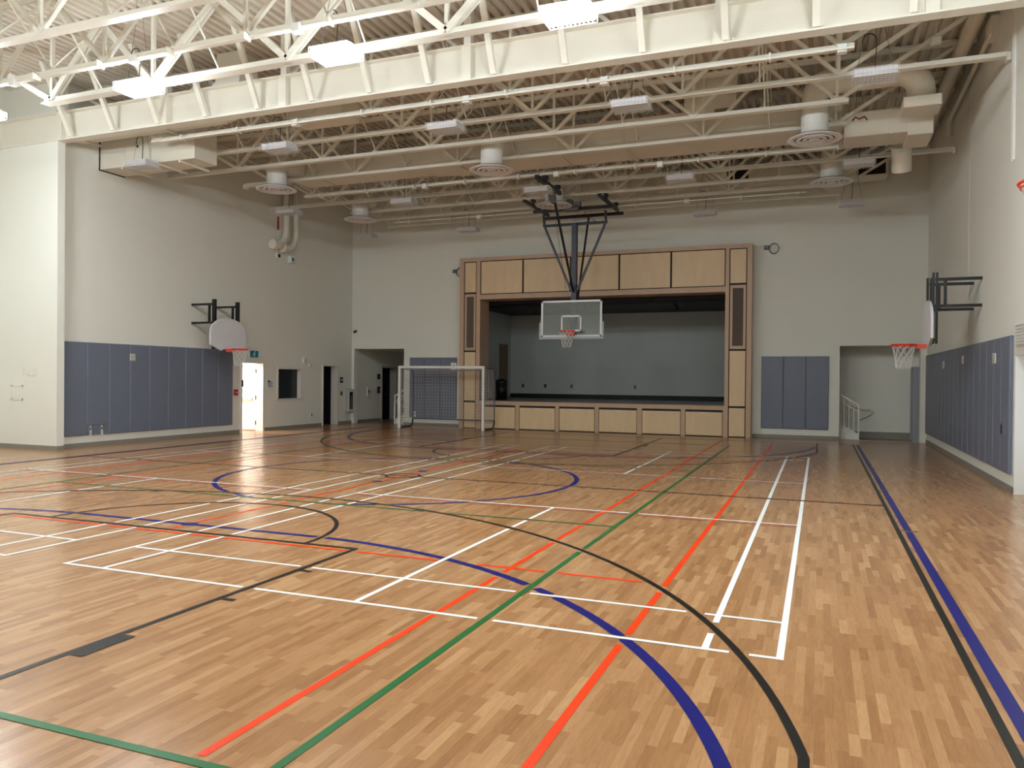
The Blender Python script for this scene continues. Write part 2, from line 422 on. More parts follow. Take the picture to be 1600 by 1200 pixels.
# baseboards (grey rubber cove)
bb = lambda n, mb: mb.build(n, 'cove_base', **S)
h = 0.10
bb('baseboard_left', MB().box(XL, XL+0.012, 7.5, D1[0]-0.06, 0, h).box(XL, XL+0.012, D1[1]+0.06, D2[0]-0.05, 0, h).box(XL, XL+0.012, D2[1]+0.04, D3[0]-0.05, 0, h))
bb('baseboard_return', MB().box(XLL, -15.53, YC-0.012, YC, 0, h).box(-15.53, -15.518, YC, 7.5, 0, h))
bb('baseboard_back', MB().box(RL[1], -11.24, YB-0.012, YB, 0, h).box(-1.68, RR[0], YB-0.012, YB, 0, h))
bb('baseboard_right', MB().box(XR-0.012, XR, AL[1], YB, 0, h))
bb('baseboard_recess', MB().box(-1.3, XR-0.05, YR-0.012, YR, 0, 0.2))
# vertical drywall joints
for k, (a, b) in enumerate(((-10.9, 5.85), (-1.55, 5.85))):
    B(a, a+0.012, YB-0.004, YB, b-0.1, 7.6).build('trim_%d' % (k+2), wp, **S)
B(XR-0.004, XR, 13.05, 13.062, 2.5, 8.2).build('trim_4', wp, **S)

# ================================================================== doors and windows
def frame_x(mb, x, y0, y1, z1, w=0.05, d=0.06, z0=0.0, sill=False):
    """frame around an opening in a wall of constant x; d is how far it stands out of the wall"""
    a, b, c = y0+0.035, y1-0.035, z1-0.035; p = x-T-0.01; q = x+d*0.4
    mb.box(p, q, y0-0.03, a, z0+(0.001 if not sill else 0), c).box(p, q, b, y1+0.03, z0+(0.001 if not sill else 0), c).box(p, q, y0-0.03, y1+0.03, c, z1+0.03)
    if sill: mb.box(p, q, y0-0.03, y1+0.03, z0-0.03, z0+0.03)
    return mb
d1 = thing('door_1', (XL, (D1[0]+D1[1])/2, 0), 'bright open doorway beside the grey wall pads, white door swung inward', 'door', kind='structure')
frame_x(MB(), XL, *D1, 2.12).build('door_frame', mat('frame_white', (226, 222, 214), 0.45, var=0.02), d1)
lf = MB().bar((XL-0.26, D1[1]-0.02, 1.06), (XL-1.22, D1[1]-0.10, 1.06), 0.045, 2.06).build('door_leaf', 'corridor_paint', d1)
MB().bar((XL-0.36, D1[1]-0.09, 1.00), (XL-1.15, D1[1]-0.155, 1.00), 0.05, 0.08).build('panic_bar', 'chrome', lf)
for z in (0.25, 1.03, 1.85): B(XL-0.262, XL-0.235, D1[1]-0.05, D1[1], z-0.06, z+0.06).build('hinge', 'black_plastic', lf)
# lit corridor behind that door
mb = MB().box(XL-3.2, XL-3.0, 12.3, 15.05, 0, 2.7).box(XL-3.0, XL-T, 12.3, 12.45, 0, 2.7).box(XL-3.0, XL-T, 14.9, 15.05, 0, 2.7)
mb.build('wall_corridor', 'corridor_paint', **S)
B(XL-3.0, XL-T, 12.45, 14.9, 2.6, 2.7).build('ceiling_corridor', 'corridor_paint', **S)
B(XL-3.0, XL-T+0.03, 12.45, 14.9, -0.1, -0.001).build('floor_corridor', mat('corridor_floor', (196, 178, 156), 0.35, var=0.04), **S)
cl = thing('ceiling_lamp', (XL-1.3, 13.6, 2.54), 'lit panel lamp on the corridor ceiling beyond the open door', 'lamp')
B(XL-1.9, XL-0.7, 13.3, 13.9, 2.56, 2.6).build('housing', 'white_metal', cl); B(XL-1.87, XL-0.73, 13.33, 13.87, 2.545, 2.56).build('diffuser', 'corridor_light', cl)
wn = thing('window_1', (XL, 15.8, WN[2]), 'dark interior window in white frame on the left wall', 'window', kind='structure')
frame_x(MB(), XL, WN[0], WN[1], WN[3], z0=WN[2], sill=True).build('window_frame', 'frame_white', wn)
B(XL-0.14, XL-0.13, *WN[:2], WN[2], WN[3]).build('pane', 'glass_dark', wn)
d2 = thing('door_2', (XL, 17.9, 0), 'dark open doorway in white frame near the far left corner', 'door', kind='structure')
frame_x(MB(), XL, *D2, 2.1).build('door_frame', 'frame_white', d2)
MB().bar((XL-0.30, D2[1]-0.06, 1.06), (XL-1.1, D2[1]-0.09, 1.06), 0.045, 2.06).build('door_leaf', 'black_plastic', d2)  # leaf coloured black to stand for the shade inside the doorway
d3 = thing('door_3', (XL, 22.2, 0), 'dark doorway at the end of the left recess', 'door', kind='structure')
frame_x(MB(), XL, *D3, 2.1).build('door_frame', 'frame_grey', d3)
lf = B(XL-1.05, XL-0.28, D3[1]-0.09, D3[1]-0.05, 0.01, 2.08).build('door_leaf', 'black_plastic', d3)  # black here too, doorway shade put into the leaf colour
B(XL-0.95, XL-0.35, D3[1]-0.14, D3[1]-0.09, 0.95, 1.02).build('panic_bar', 'chrome', lf)
# rooms behind the dark openings, coloured near black in place of shade
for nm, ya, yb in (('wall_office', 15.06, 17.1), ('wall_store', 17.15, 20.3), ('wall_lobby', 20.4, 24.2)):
    MB().box(XL-2.2, XL-2.0, ya, yb, 0, 2.7).box(XL-2.0, XL-T, ya, ya+0.05, 0, 2.7).box(XL-2.0, XL-T, yb-0.05, yb, 0, 2.7).box(XL-2.0, XL-T, ya, yb, 2.6, 2.7).box(XL-2.0, XL-T+0.03, ya, yb, -0.1, -0.0012).build(nm, 'shade_black', **S)
# door in the right recess, on the right-hand side wall
d4 = thing('door_4', (XR-0.05, 20.0, 0), 'grey door at the right end of the stair recess', 'door', kind='structure')
frame_x(MB(), XR-0.05, 19.75, 20.35, 2.1, d=0.2).build('door_frame', 'door_grey', d4)
lf = B(XR-0.06, XR-0.03, 19.75, 20.35, 0.01, 2.1).build('door_leaf', 'frame_grey', d4)
MB().box(XR-0.075, XR-0.06, 20.28, 20.34, 1.0, 1.12).box(XR-0.075, XR-0.06, 20.28, 20.34, 1.75, 1.87).build('hinge', 'black_plastic', lf)
# alcove doors at the right edge
d5 = thing('door_5', (XR+0.88, 8.0, 0), 'glazed outside doors set deep in the low alcove at the right edge', 'door', kind='structure')
a, b = AL[0], AL[1]; m_ = (a+b)/2
MB().box(XR+0.85, XR+0.93, a, a+0.1, 0, AL[2]).box(XR+0.85, XR+0.93, b-0.1, b, 0, AL[2]).box(XR+0.85, XR+0.93, m_-0.06, m_+0.06, 0, AL[2]).box(XR+0.85, XR+0.93, a, b, AL[2]-0.12, AL[2]).box(XR+0.85, XR+0.93, a, b, 0, 0.25).build('door_frame', 'frame_white', d5)
for p, q in ((a+0.1, m_-0.06), (m_+0.06, b-0.1)):
    B(XR+0.885, XR+0.895, p, q, 0.25, AL[2]-0.12).build('pane', mat('door_glass', (235, 245, 245), 0.0, trans=1.0), d5); B(XR+0.80, XR+0.85, p, q, 0.98, 1.05).build('panic_bar', 'chrome', d5)
MB().box(XR-0.012, XR+T+0.02, AL[0]-0.05, AL[1]+0.06, AL[2]-0.02, AL[2]+0.06).box(XR-0.012, XR+T+0.62, AL[1]-0.02, AL[1]+0.06, 0.001, AL[2]-0.02).build('trim_5', 'frame_white', **S)
g = thing('wall_vent', (XR, 8.35, 2.24), 'white louvred vent above the alcove at the right edge', 'vent')
B(XR-0.03, XR, 7.95, 8.72, 2.24, 2.60).build('vent_frame', 'white_metal', g)
for k in range(7): MB().bar((XR-0.04, 7.97, 2.27+k*0.048), (XR-0.04, 8.70, 2.27+k*0.048), 0.03, 0.014).build('louver', 'white_metal', g)

# ================================================================== wall pads
def pad_x(name, x, y0, y1, z0, z1, side, label, group, notch=None):
    mb = MB()
    if side == '+x': mb.bbox(x, x+0.055, y0+0.003, y1-0.003, z0, z1, 0.014, '+x')
    else: mb.bbox(x-0.055, x, y0+0.003, y1-0.003, z0, z1, 0.014, '-x')
    return mb.build('wall_pad', 'pad_vinyl', label=label, category='wall pad', group=group)
PZ = (0.275, 2.45)
for k in range(9):
    y0 = 7.66+k*0.608
    if k == 1:      # pad cut around two floor-level outlets
        mb = MB(); a, b = y0+0.003, y0+0.605; x = XL
        mb.bbox(x, x+0.055, a, b, 0.50, PZ[1], 0.014, '+x')
        for p, q in ((a, a+0.07), (a+0.17, a+0.38), (a+0.48, b)): mb.box(x, x+0.05, p, q, PZ[0], 0.505)
        mb.build('wall_pad', 'pad_vinyl', label='second grey wall pad from the left wall return, notched at its foot', category='wall pad', group='grey pads along the left wall')
        for p in (a+0.07, a+0.38):
            o = MB().bbox(x, x+0.02, p+0.015, p+0.085, 0.36, 0.47, 0.006, '+x'); t = thing('wall_outlet', (x, p+0.05, 0.36), 'white outlet in the %s notch of the left wall pads' % ('first' if p < a+0.2 else 'second'), 'outlet', 'outlets in the pad notches')
            o.build('cover_plate', 'plate_white', t); B(x+0.02, x+0.024, p+0.035, p+0.065, 0.39, 0.44).build('socket', 'black_plastic', t)
    else:
        pad_x('wall_pad', XL, y0, y0+0.608, *PZ, '+x', '%s grey wall pad from the wall return, on the left wall' % ORD[k], 'grey pads along the left wall')
for k in range(3):
    x0 = -13.37+k*0.617
    MB().bbox(x0+0.003, x0+0.614, YB-0.055, YB, 0.28, 2.40, 0.014, '-y').build('wall_pad', 'pad_vinyl', label='%s grey wall pad from the left, behind the soccer goal' % ORD[k], category='wall pad', group='grey pads behind the goal')
for k in range(3):
    x0 = -1.44+k*0.625
    MB().bbox(x0+0.003, x0+0.622, YB-0.055, YB, 0.28, 2.42, 0.014, '-y').build('wall_pad', 'pad_vinyl', label='%s grey wall pad from the left, between stage and right recess' % ORD[k], category='wall pad', group='grey pads right of the stage')
for k in range(17):
    y0 = 8.98+k*0.60
    pad_x('wall_pad', XR, y0, y0+0.60, 0.28, 2.43, '-x', '%s grey wall pad from the alcove, along the right wall' % ORD[k], 'grey pads along the right wall')
# ventilated cover plates let into the pads
def vent_plate(x, y, z, sgn, w, h, label):
    t = thing('vent_plate', (x, y, z), label, 'cover plate', 'white cover plates on the pads')
    a, b = (x, x+sgn*0.014)
    B(min(a, b), max(a, b), y-w/2, y+w/2, z, z+h).build('plate', 'plate_white', t)
    n = max(3, int(h/0.03))
    for i in range(n):
        c = b; e = b+sgn*0.004; zz = z+0.012+i*(h-0.02)/n
        B(min(c, e), max(c, e), y-w*0.38, y+w*0.38, zz, zz+0.008).build('slot', 'bar_grey', t)
vent_plate(XL+0.055, 9.55, 2.05, 1, 0.15, 0.17, 'white cover plate high on the left wall pads')
vent_plate(XR-0.055, 10.10, 2.02, -1, 0.22, 0.17, 'white slotted cover plate on the nearest right wall pads')
vent_plate(XR-0.055, 13.20, 2.08, -1, 0.14, 0.16, 'small white cover plate midway along the right wall pads')
vent_plate(XR-0.055, 15.85, 2.02, -1, 0.22, 0.17, 'white cover plate at the far end of the right wall pads')
t = thing('wall_box', (XR-0.055, 9.45, 0.88), 'small dark recessed box in the nearest right wall pad', 'wall box')
B(XR-0.065, XR-0.055, 9.36, 9.54, 0.86, 1.05).build('box_rim', 'pad_vinyl', t); B(XR-0.068, XR-0.065, 9.385, 9.515, 0.885, 1.025).build('box_recess', 'black_plastic', t)

# ================================================================== stage front
YF = 18.95
st = thing('stage_surround', (-6.46, YF, 0), 'birch and maple panelled stage surround with storage doors below', 'stage')
def inset(name, x0, x1, z0, z1, m='birch', d=0.0):
    """a panel with dark reveal lines round it"""
    r = 0.028
    B(x0, x1, YF+0.012, YF+0.03, z0, z1).build('reveal', 'reveal_black', st)
    return MB().bbox(x0+r, x1-r, YF+0.002+d, YF+0.02+d, z0+r, z1-r, 0.003, '-y').build(name, m, st)
# carcass
MB().box(-11.22, -10.46, YF+0.03, YB, 0, 5.75).build('pillar_core', 'maple_frame', st)
MB().box(-2.46, -1.70, YF+0.03, YB, 0, 5.75).build('pillar_core', 'maple_frame', st)
MB().box(-10.46, -2.46, YF+0.03, YB, 4.34, 5.75).build('header_core', 'maple_frame', st)
MB().box(-10.46, -2.46, YF+0.03, YB, 0, 0.80).build('apron_core', 'maple_frame', st)
# returns lining the opening through the wall
MB().box(-10.62, -10.46, YB, YB+0.3, ZS, 4.34).box(-2.46, -2.30, YB, YB+0.3, ZS, 4.34).box(-10.62, -2.3, YB, YB+0.3, 4.34, 4.44).build('opening_lining', 'maple_frame', st)
for a, b in ((-11.22, -11.06), (-10.60, -10.46), (-2.46, -2.35), (-1.84, -1.70)):
    B(a, b, YF-0.012, YF+0.03, 0, 5.75).build('stile', 'maple_frame', st)
for a, b in ((-11.06, -10.60), (-2.35, -1.84)): B(a, b, YF-0.012, YF+0.03, 5.62, 5.75).build('rail', 'maple_frame', st)
B(-10.46, -2.46, YF-0.012, YF+0.03, 5.63, 5.75).build('rail', 'maple_frame', st)
B(-10.46, -2.46, YF-0.012, YF+0.03, 4.34, 4.50).build('rail', 'maple_frame', st)
for x0, x1 in ((-11.06, -10.60), (-2.35, -1.84)):
    inset('panel', x0, x1, 4.56, 5.62); inset('panel', x0, x1, 0.90, 2.60); inset('panel', x0, x1, 0.0, 0.90)
    inset('grille_frame', x0, x1, 2.60, 4.56, 'maple_frame')
    B(x0+0.10, x1-0.10, YF-0.004, YF+0.004, 2.72, 4.44).build('speaker_grille', 'grille_cloth', st)
DV = [-10.53, -8.93, -7.30, -5.70, -4.08, -2.46]
for k in range(5): inset('panel', DV[k]+(0.07 if k == 0 else 0.0), DV[k+1]-(0 if k < 4 else 0.0), 4.50, 5.63)
B(-10.46, -2.46, YF-0.02, YB, 0.80, ZS).build('stage_nosing', 'maple_frame', st)
AP = [(-10.40, -9.16), (-9.02, -7.77), (-7.64, -6.45), (-6.32, -5.09), (-4.94, -3.74), (-3.61, -2.50)]
xs = [-10.46]+[v for p in AP for v in p]+[-2.46]
for k in range(0, len(xs), 2): B(xs[k], xs[k+1], YF-0.004, YF+0.03, 0, 0.80).build('apron_post', 'maple_frame', st)
for a, b in AP:
    B(a, b, YF+0.010, YF+0.032, 0, 0.80).build('reveal', 'reveal_black', st)
    dr = MB().bbox(a+0.015, b-0.015, YF-0.002, YF+0.012, 0.03, 0.735, 0.004, '-y').build('storage_door', 'birch', st)
    m_ = (a+b)/2
    MB().box(m_-0.09, m_+0.09, YF-0.010, YF, 0.700, 0.722).build('pull', 'plate_white', dr)

# ---- things on the stage
t = thing('waste_bin', (-10.75, 21.6, ZS), 'black waste bin at the left end of the stage', 'bin')
MB().lathe((-10.75, 21.6), [(0.0, ZS), (0.19, ZS), (0.22, ZS+0.62), (0.215, ZS+0.62), (0.0, ZS+0.60)], 20).build('bin_body', 'black_plastic', t)
MB().lathe((-10.75, 21.6), [(0.225, ZS+0.60), (0.23, ZS+0.66), (0.12, ZS+0.74), (0.0, ZS+0.75)], 20).build('lid', 'black_plastic', t)
t = thing('door_6', (-11.55, 23.6, ZS), 'tan wood door in the side wall of the stage', 'door', kind='structure')
B(-11.56, -11.51, 23.15, 24.1, ZS, ZS+2.12).build('door_leaf', mat('tan_door', (120, 96, 70), 0.45, var=0.1, stretch=(1, 1, 0.2)), t)
B(-11.56, -11.50, 23.10, 23.15, ZS, ZS+2.17).build('door_frame', 'frame_grey', t)
for k, (x, nm) in enumerate(((-11.0, 'leftmost'), (-10.05, 'second'), (-8.95, 'third'), (-6.4, 'rightmost'))):
    t = thing('wall_outlet', (x, YSB, ZS+0.42), '%s outlet low on the stage back wall' % nm, 'outlet', 'outlets on the stage back wall')
    MB().bbox(x-0.05, x+0.05, YSB-0.015, YSB, ZS+0.40, ZS+0.55, 0.004, '-y').build('cover_plate', 'bar_grey', t); B(x-0.02, x+0.02, YSB-0.018, YSB-0.015, ZS+0.44, ZS+0.51).build('socket', 'black_plastic', t)
t = thing('stage_lamp', (-4.2, 20.6, 4.05), 'small black spotlight hanging inside the stage opening', 'lamp')
MB().tube([(-4.2, 20.6, 4.26), (-4.2, 20.6, 4.16)], 0.012, 6).build('stem', 'black_metal', t)
MB().tube([(-4.2, 20.5, 4.14), (-4.2, 20.72, 4.05)], [0.06, 0.075], 12).build('lamp_head', 'black_metal', t)
t = thing('stage_batten', (-6.4, 20.3, 4.3), 'black pipe batten under the stage ceiling', 'pipe')
MB().tube([(-11.0, 20.3, 4.20), (-1.9, 20.3, 4.20)], 0.025, 8).build('pipe', 'black_metal', t)
for x in (-10.0, -7.5, -5.0, -2.6): MB().tube([(x, 20.3, 4.20), (x, 20.3, 4.26)], 0.01, 6).build('hanger', 'black_metal', t)

# ---- stage stairs and railing in the right recess
t0_ = t = thing('stage_stair', (0.2, 20.0, 0), 'pale stair rising to the stage inside the right recess', 'stairs')
for k in range(5):
    B(1.22-0.28*(k+1), 1.22-0.28*k+0.02, 19.83, 20.5, 0, 0.17*(k+1)).build('step', 'plinth_grey', t)
MB().prism([(1.26, 0.0), (1.26, 0.16), (-0.18, 1.02), (-0.18, 0.0)], 'y', 19.78, 19.82).build('stringer', 'wall_paint', t)
rl = thing('stair_railing', (0.6, 19.73, 0), 'cream stair railing with thin balusters in the right recess', 'railing')
sl = (1.02-0.16)/1.44
zt = lambda x: 1.02+(1.24-x)*sl
MB().bar((1.24, 19.73, zt(1.24)), (-0.15, 19.73, zt(-0.15)), 0.045).build('handrail', 'steel_paint', rl)
MB().bar((1.24, 19.73, zt(1.24)-0.2), (-0.15, 19.73, zt(-0.15)-0.2), 0.028).build('mid_rail', 'steel_paint', rl)
MB().bar((1.24, 19.73, 0.16), (-0.15, 19.73, 0.16+1.39*sl), 0.03).build('bottom_rail', 'steel_paint', rl)
MB().bar((1.25, 19.73, 0), (1.25, 19.73, zt(1.24)+0.02), 0.04).build('newel', 'steel_paint', rl)
for k in range(1, 10):
    x = 1.25-0.13*k
    MB().bar((x, 19.73, 0.16+(1.24-x)*sl), (x, 19.73, zt(x)), 0.022).build('baluster', 'steel_paint', rl)
MB().tube([(0.9, 20.48, 1.05), (1.35, 20.48, 0.86), (1.58, 20.48, 0.86), (1.66, 20.48, 0.80), (1.60, 20.48, 0.72), (1.2, 20.48, 0.50)], 0.02, 8).build('wall_handrail', 'steel_paint', rl)

# the same stair and railing mirrored in the left recess
def mirror_tree(root, label):
    ax = 2*XC+0.02
    r = root.copy(); C.objects.link(r); r.location = (ax-root.location.x, root.location.y, root.location.z); r['label'] = label
    for ch in root.children:
        me = ch.data.copy(); co = np.empty(len(me.vertices)*3); me.vertices.foreach_get('co', co); co[0::3] *= -1; me.vertices.foreach_set('co', co); me.flip_normals(); me.update()
        o = bpy.data.objects.new(ch.name.split('.')[0], me); C.objects.link(o); o.parent = r
mirror_tree(t0_, 'pale stair rising to the stage inside the left recess')
mirror_tree(rl, 'cream stair railing with thin balusters in the left recess, behind the goal')
t0_['group'] = 'stairs to the stage'
# plates on the pads behind the goal
for x, z, w_, h_, lab in ((-11.62, 2.10, 0.22, 0.24, 'white square plate at the top right of the pads behind the goal'), (-13.15, 0.40, 0.12, 0.18, 'white outlet plate at the foot of the pads behind the goal')):
    t = thing('cover_plate', (x, YB-0.055, z-h_/2), lab, 'cover plate')
    MB().bbox(x-w_/2, x+w_/2, YB-0.07, YB-0.055, z-h_/2, z+h_/2, 0.004, '-y').build('plate', 'plate_white', t); B(x-0.03, x+0.03, YB-0.076, YB-0.07, z-0.03, z+0.03).build('button', 'bar_grey', t)

# ================================================================== small wall fittings
def plate_x(name, label, cat, x, y, z, w, h, m, sgn=1, d=0.02, detail=None, group=None):
    t = thing(name, (x, y, z-h/2), label, cat, group)
    MB().bbox(min(x, x+sgn*d), max(x, x+sgn*d), y-w/2, y+w/2, z-h/2, z+h/2, min(0.005, d/3), '+x' if sgn > 0 else '-x').build('cover', m, t)
    if detail:
        dm, dw, dh, nm = detail; a = x+sgn*d; b = a+sgn*0.006
        B(min(a, b), max(a, b), y-w*dw/2, y+w*dw/2, z-h*dh/2, z+h*dh/2).build(nm, dm, t)
    return t
plate_x('fire_alarm_pull', 'red fire alarm pull station left of the bright doorway', 'fire alarm', XL, 13.29, 1.21, 0.13, 0.17, 'red_plastic', d=0.05, detail=('plate_white', 0.6, 0.18, 'handle'))
plate_x('card_reader', 'black card reader on the bright doorway frame', 'card reader', XL-0.02, 13.56, 1.47, 0.07, 0.2, 'black_plastic', d=0.06, detail=('bar_grey', 0.5, 0.2, 'indicator'))
t = plate_x('wall_notice', 'small printed notice between the bright doorway and the window', 'notice', XL, 14.84, 1.45, 0.32, 0.26, 'sign_white', d=0.01)
for k in range(4):
    zz = 1.37+0.045*k; B(XL+0.010, XL+0.012, 14.72, 14.96-0.05*(k % 2), zz, zz+0.02).build('print_line', 'bar_grey', t)
B(XL+0.010, XL+0.012, 14.72, 14.82, 1.50, 1.56).build('print_block', 'mast_blue_black', t)
plate_x('fire_strobe', 'white fire strobe above and right of the dark window', 'alarm', XL, 16.56, 2.24, 0.2, 0.2, 'plate_white', d=0.06, detail=('lens_off', 0.5, 0.7, 'lens'))
plate_x('motion_sensor', 'small white sensor beside the fire strobe', 'sensor', XL, 16.85, 2.08, 0.12, 0.12, 'plate_white', d=0.05, detail=('lens_off', 0.5, 0.5, 'lens'))
plate_x('wall_outlet', 'outlet low on the left wall beneath the dark window', 'outlet', XL, 16.97, 0.40, 0.1, 0.16, 'plate_white', detail=('black_plastic', 0.4, 0.6, 'socket'))
plate_x('room_sign', 'small dark room sign beside the far left dark doorway', 'sign', XL, 18.74, 1.58, 0.18, 0.2, 'black_plastic', d=0.012, detail=('sign_white', 0.6, 0.2, 'lettering'))
plate_x('light_switch', 'dark switch plate beside the far left dark doorway', 'switch', XL, 18.74, 1.10, 0.1, 0.14, 'black_plastic', detail=('bar_grey', 0.4, 0.5, 'toggle'))
# extinguisher cabinet on the left wall at the corner
t = thing('extinguisher_cabinet', (XL, 19.17, 0.45), 'glazed fire extinguisher cabinet beside the far left corner', 'cabinet')
B(XL, XL+0.12, 18.98, 19.36, 0.42, 1.25).build('cabinet_body', 'frame_grey', t)
dr = B(XL+0.12, XL+0.135, 18.99, 19.35, 0.43, 1.24).build('cabinet_door', 'white_metal', t)
B(XL+0.135, XL+0.14, 19.07, 19.27, 0.52, 1.15).build('pane', 'glass_dark', dr)
MB().tube([(XL+0.143, 19.17, 0.56), (XL+0.143, 19.17, 1.0)], 0.05, 10).build('extinguisher', 'mast_blue_black', t)
# exit sign (running figure) above the bright doorway
t = thing('exit_sign', (XL, 14.11, 2.27), 'clear running-man exit sign above the bright doorway', 'exit sign')
B(XL, XL+0.05, 13.86, 14.41, 2.48, 2.54).build('sign_mount', 'plate_white', t)
pl = B(XL+0.02, XL+0.035, 13.84, 14.43, 2.24, 2.48).build('sign_panel', 'sign_white', t)
B(XL+0.035, XL+0.038, 13.88, 14.24, 2.26, 2.46).build('sign_field', 'sign_blue_green', pl)
x = XL+0.040
MB().lathe((x, 14.09), [(0, 2.415), (0.016, 2.42), (0.016, 2.44), (0, 2.445)], 8).bar((x, 14.07, 2.40), (x, 14.05, 2.345), 0.004, 0.03, ref=(0,1,0)).bar((x, 14.05, 2.345), (x, 14.09, 2.30), 0.004, 0.018, ref=(0,1,0)).bar((x, 14.09, 2.30), (x, 14.08, 2.27), 0.004, 0.016, ref=(0,1,0)).bar((x, 14.05, 2.345), (x, 14.01, 2.32), 0.004, 0.018, ref=(0,1,0)).bar((x, 14.01, 2.32), (x, 13.97, 2.33), 0.004, 0.014, ref=(0,1,0)).bar((x, 14.07, 2.39), (x, 14.12, 2.36), 0.004, 0.014, ref=(0,1,0)).bar((x, 14.07, 2.39), (x, 14.01, 2.385), 0.004, 0.014, ref=(0,1,0)).build('running_figure', 'sign_white', pl)
# switches and access panel on the wall return
for k, (x, nm) in enumerate(((-16.56, 'left'), (-16.38, 'middle'), (-16.22, 'right'))):
    t = thing('light_switch', (x, YC, 1.68), '%s of three white switches on the left wall return' % nm, 'switch', 'three switches on the wall return')
    MB().bbox(x-0.05, x+0.05, YC-0.015, YC, 1.66, 1.82, 0.004, '-y').build('cover_plate', 'plate_white', t); B(x-0.016, x+0.016, YC-0.021, YC-0.015, 1.70, 1.78).build('toggle', 'white_metal', t)
t = thing('access_panel', (-16.75, YC, 1.1), 'flush painted access panel on the left wall return', 'access panel')
MB().box(-16.98, -16.95, YC-0.012, YC, 1.10, 1.44).box(-16.63, -16.60, YC-0.012, YC, 1.10, 1.44).box(-16.98, -16.60, YC-0.012, YC, 1.41, 1.44).box(-16.98, -16.60, YC-0.012, YC, 1.10, 1.13).build('panel_frame', wp, t)
B(-16.945, -16.635, YC-0.008, YC, 1.135, 1.405).build('panel_door', wp, t)
# camera and cables on the back wall
t = thing('wall_camera', (-15.6, YB, 3.3), 'small dome camera high by the left corner of the back wall', 'camera')
MB().tube([(-15.6, YB, 3.38), (-15.6, YB-0.06, 3.38)], 0.06, 12).build('mount', 'plate_white', t); MB().tube([(-15.6, YB-0.06, 3.37), (-15.6, YB-0.16, 3.33)], [0.05, 0.045], 12).build('camera_body', 'black_plastic', t)
for (x, z, lab) in ((-1.12, 5.62, 'coiled grey cable on the back wall right of the stage top'), (-11.42, 5.35, 'coiled grey cable on the back wall left of the stage top')):
    t = thing('coiled_cable', (x, YB, z-0.15), lab, 'cable', 'coiled cables beside the stage top')
    pts = [(x+0.13*math.cos(a), YB-0.03-0.004*a, z+0.15*math.sin(a)) for a in np.linspace(0.5*PI, 4.6*PI, 44)]
    MB().tube(pts, 0.012, 6).build('cable', 'bar_grey', t)
    MB().bbox(x-0.28, x-0.14, YB-0.08, YB, z-0.02, z+0.10, 0.02, '-y').build('connector_box', 'bar_grey', t)
# fittings in the left recess
for k, (y, z, h_, m_, lab, cat) in enumerate(((20.5, 1.15, 0.35, 'plate_white', 'white dispenser on the recess wall left of the dark doorway', 'dispenser'), (21.25, 1.2, 0.25, 'black_plastic', 'small dark plate beside the recess doorway', 'switch'), (21.25, 1.72, 0.2, 'black_plastic', 'dark room sign beside the recess doorway', 'sign'))):
    plate_x('wall_plate', lab, cat, XL, y, z, 0.16, h_, m_, d=0.05, detail=('bar_grey', 0.6, 0.3, 'label_strip'))

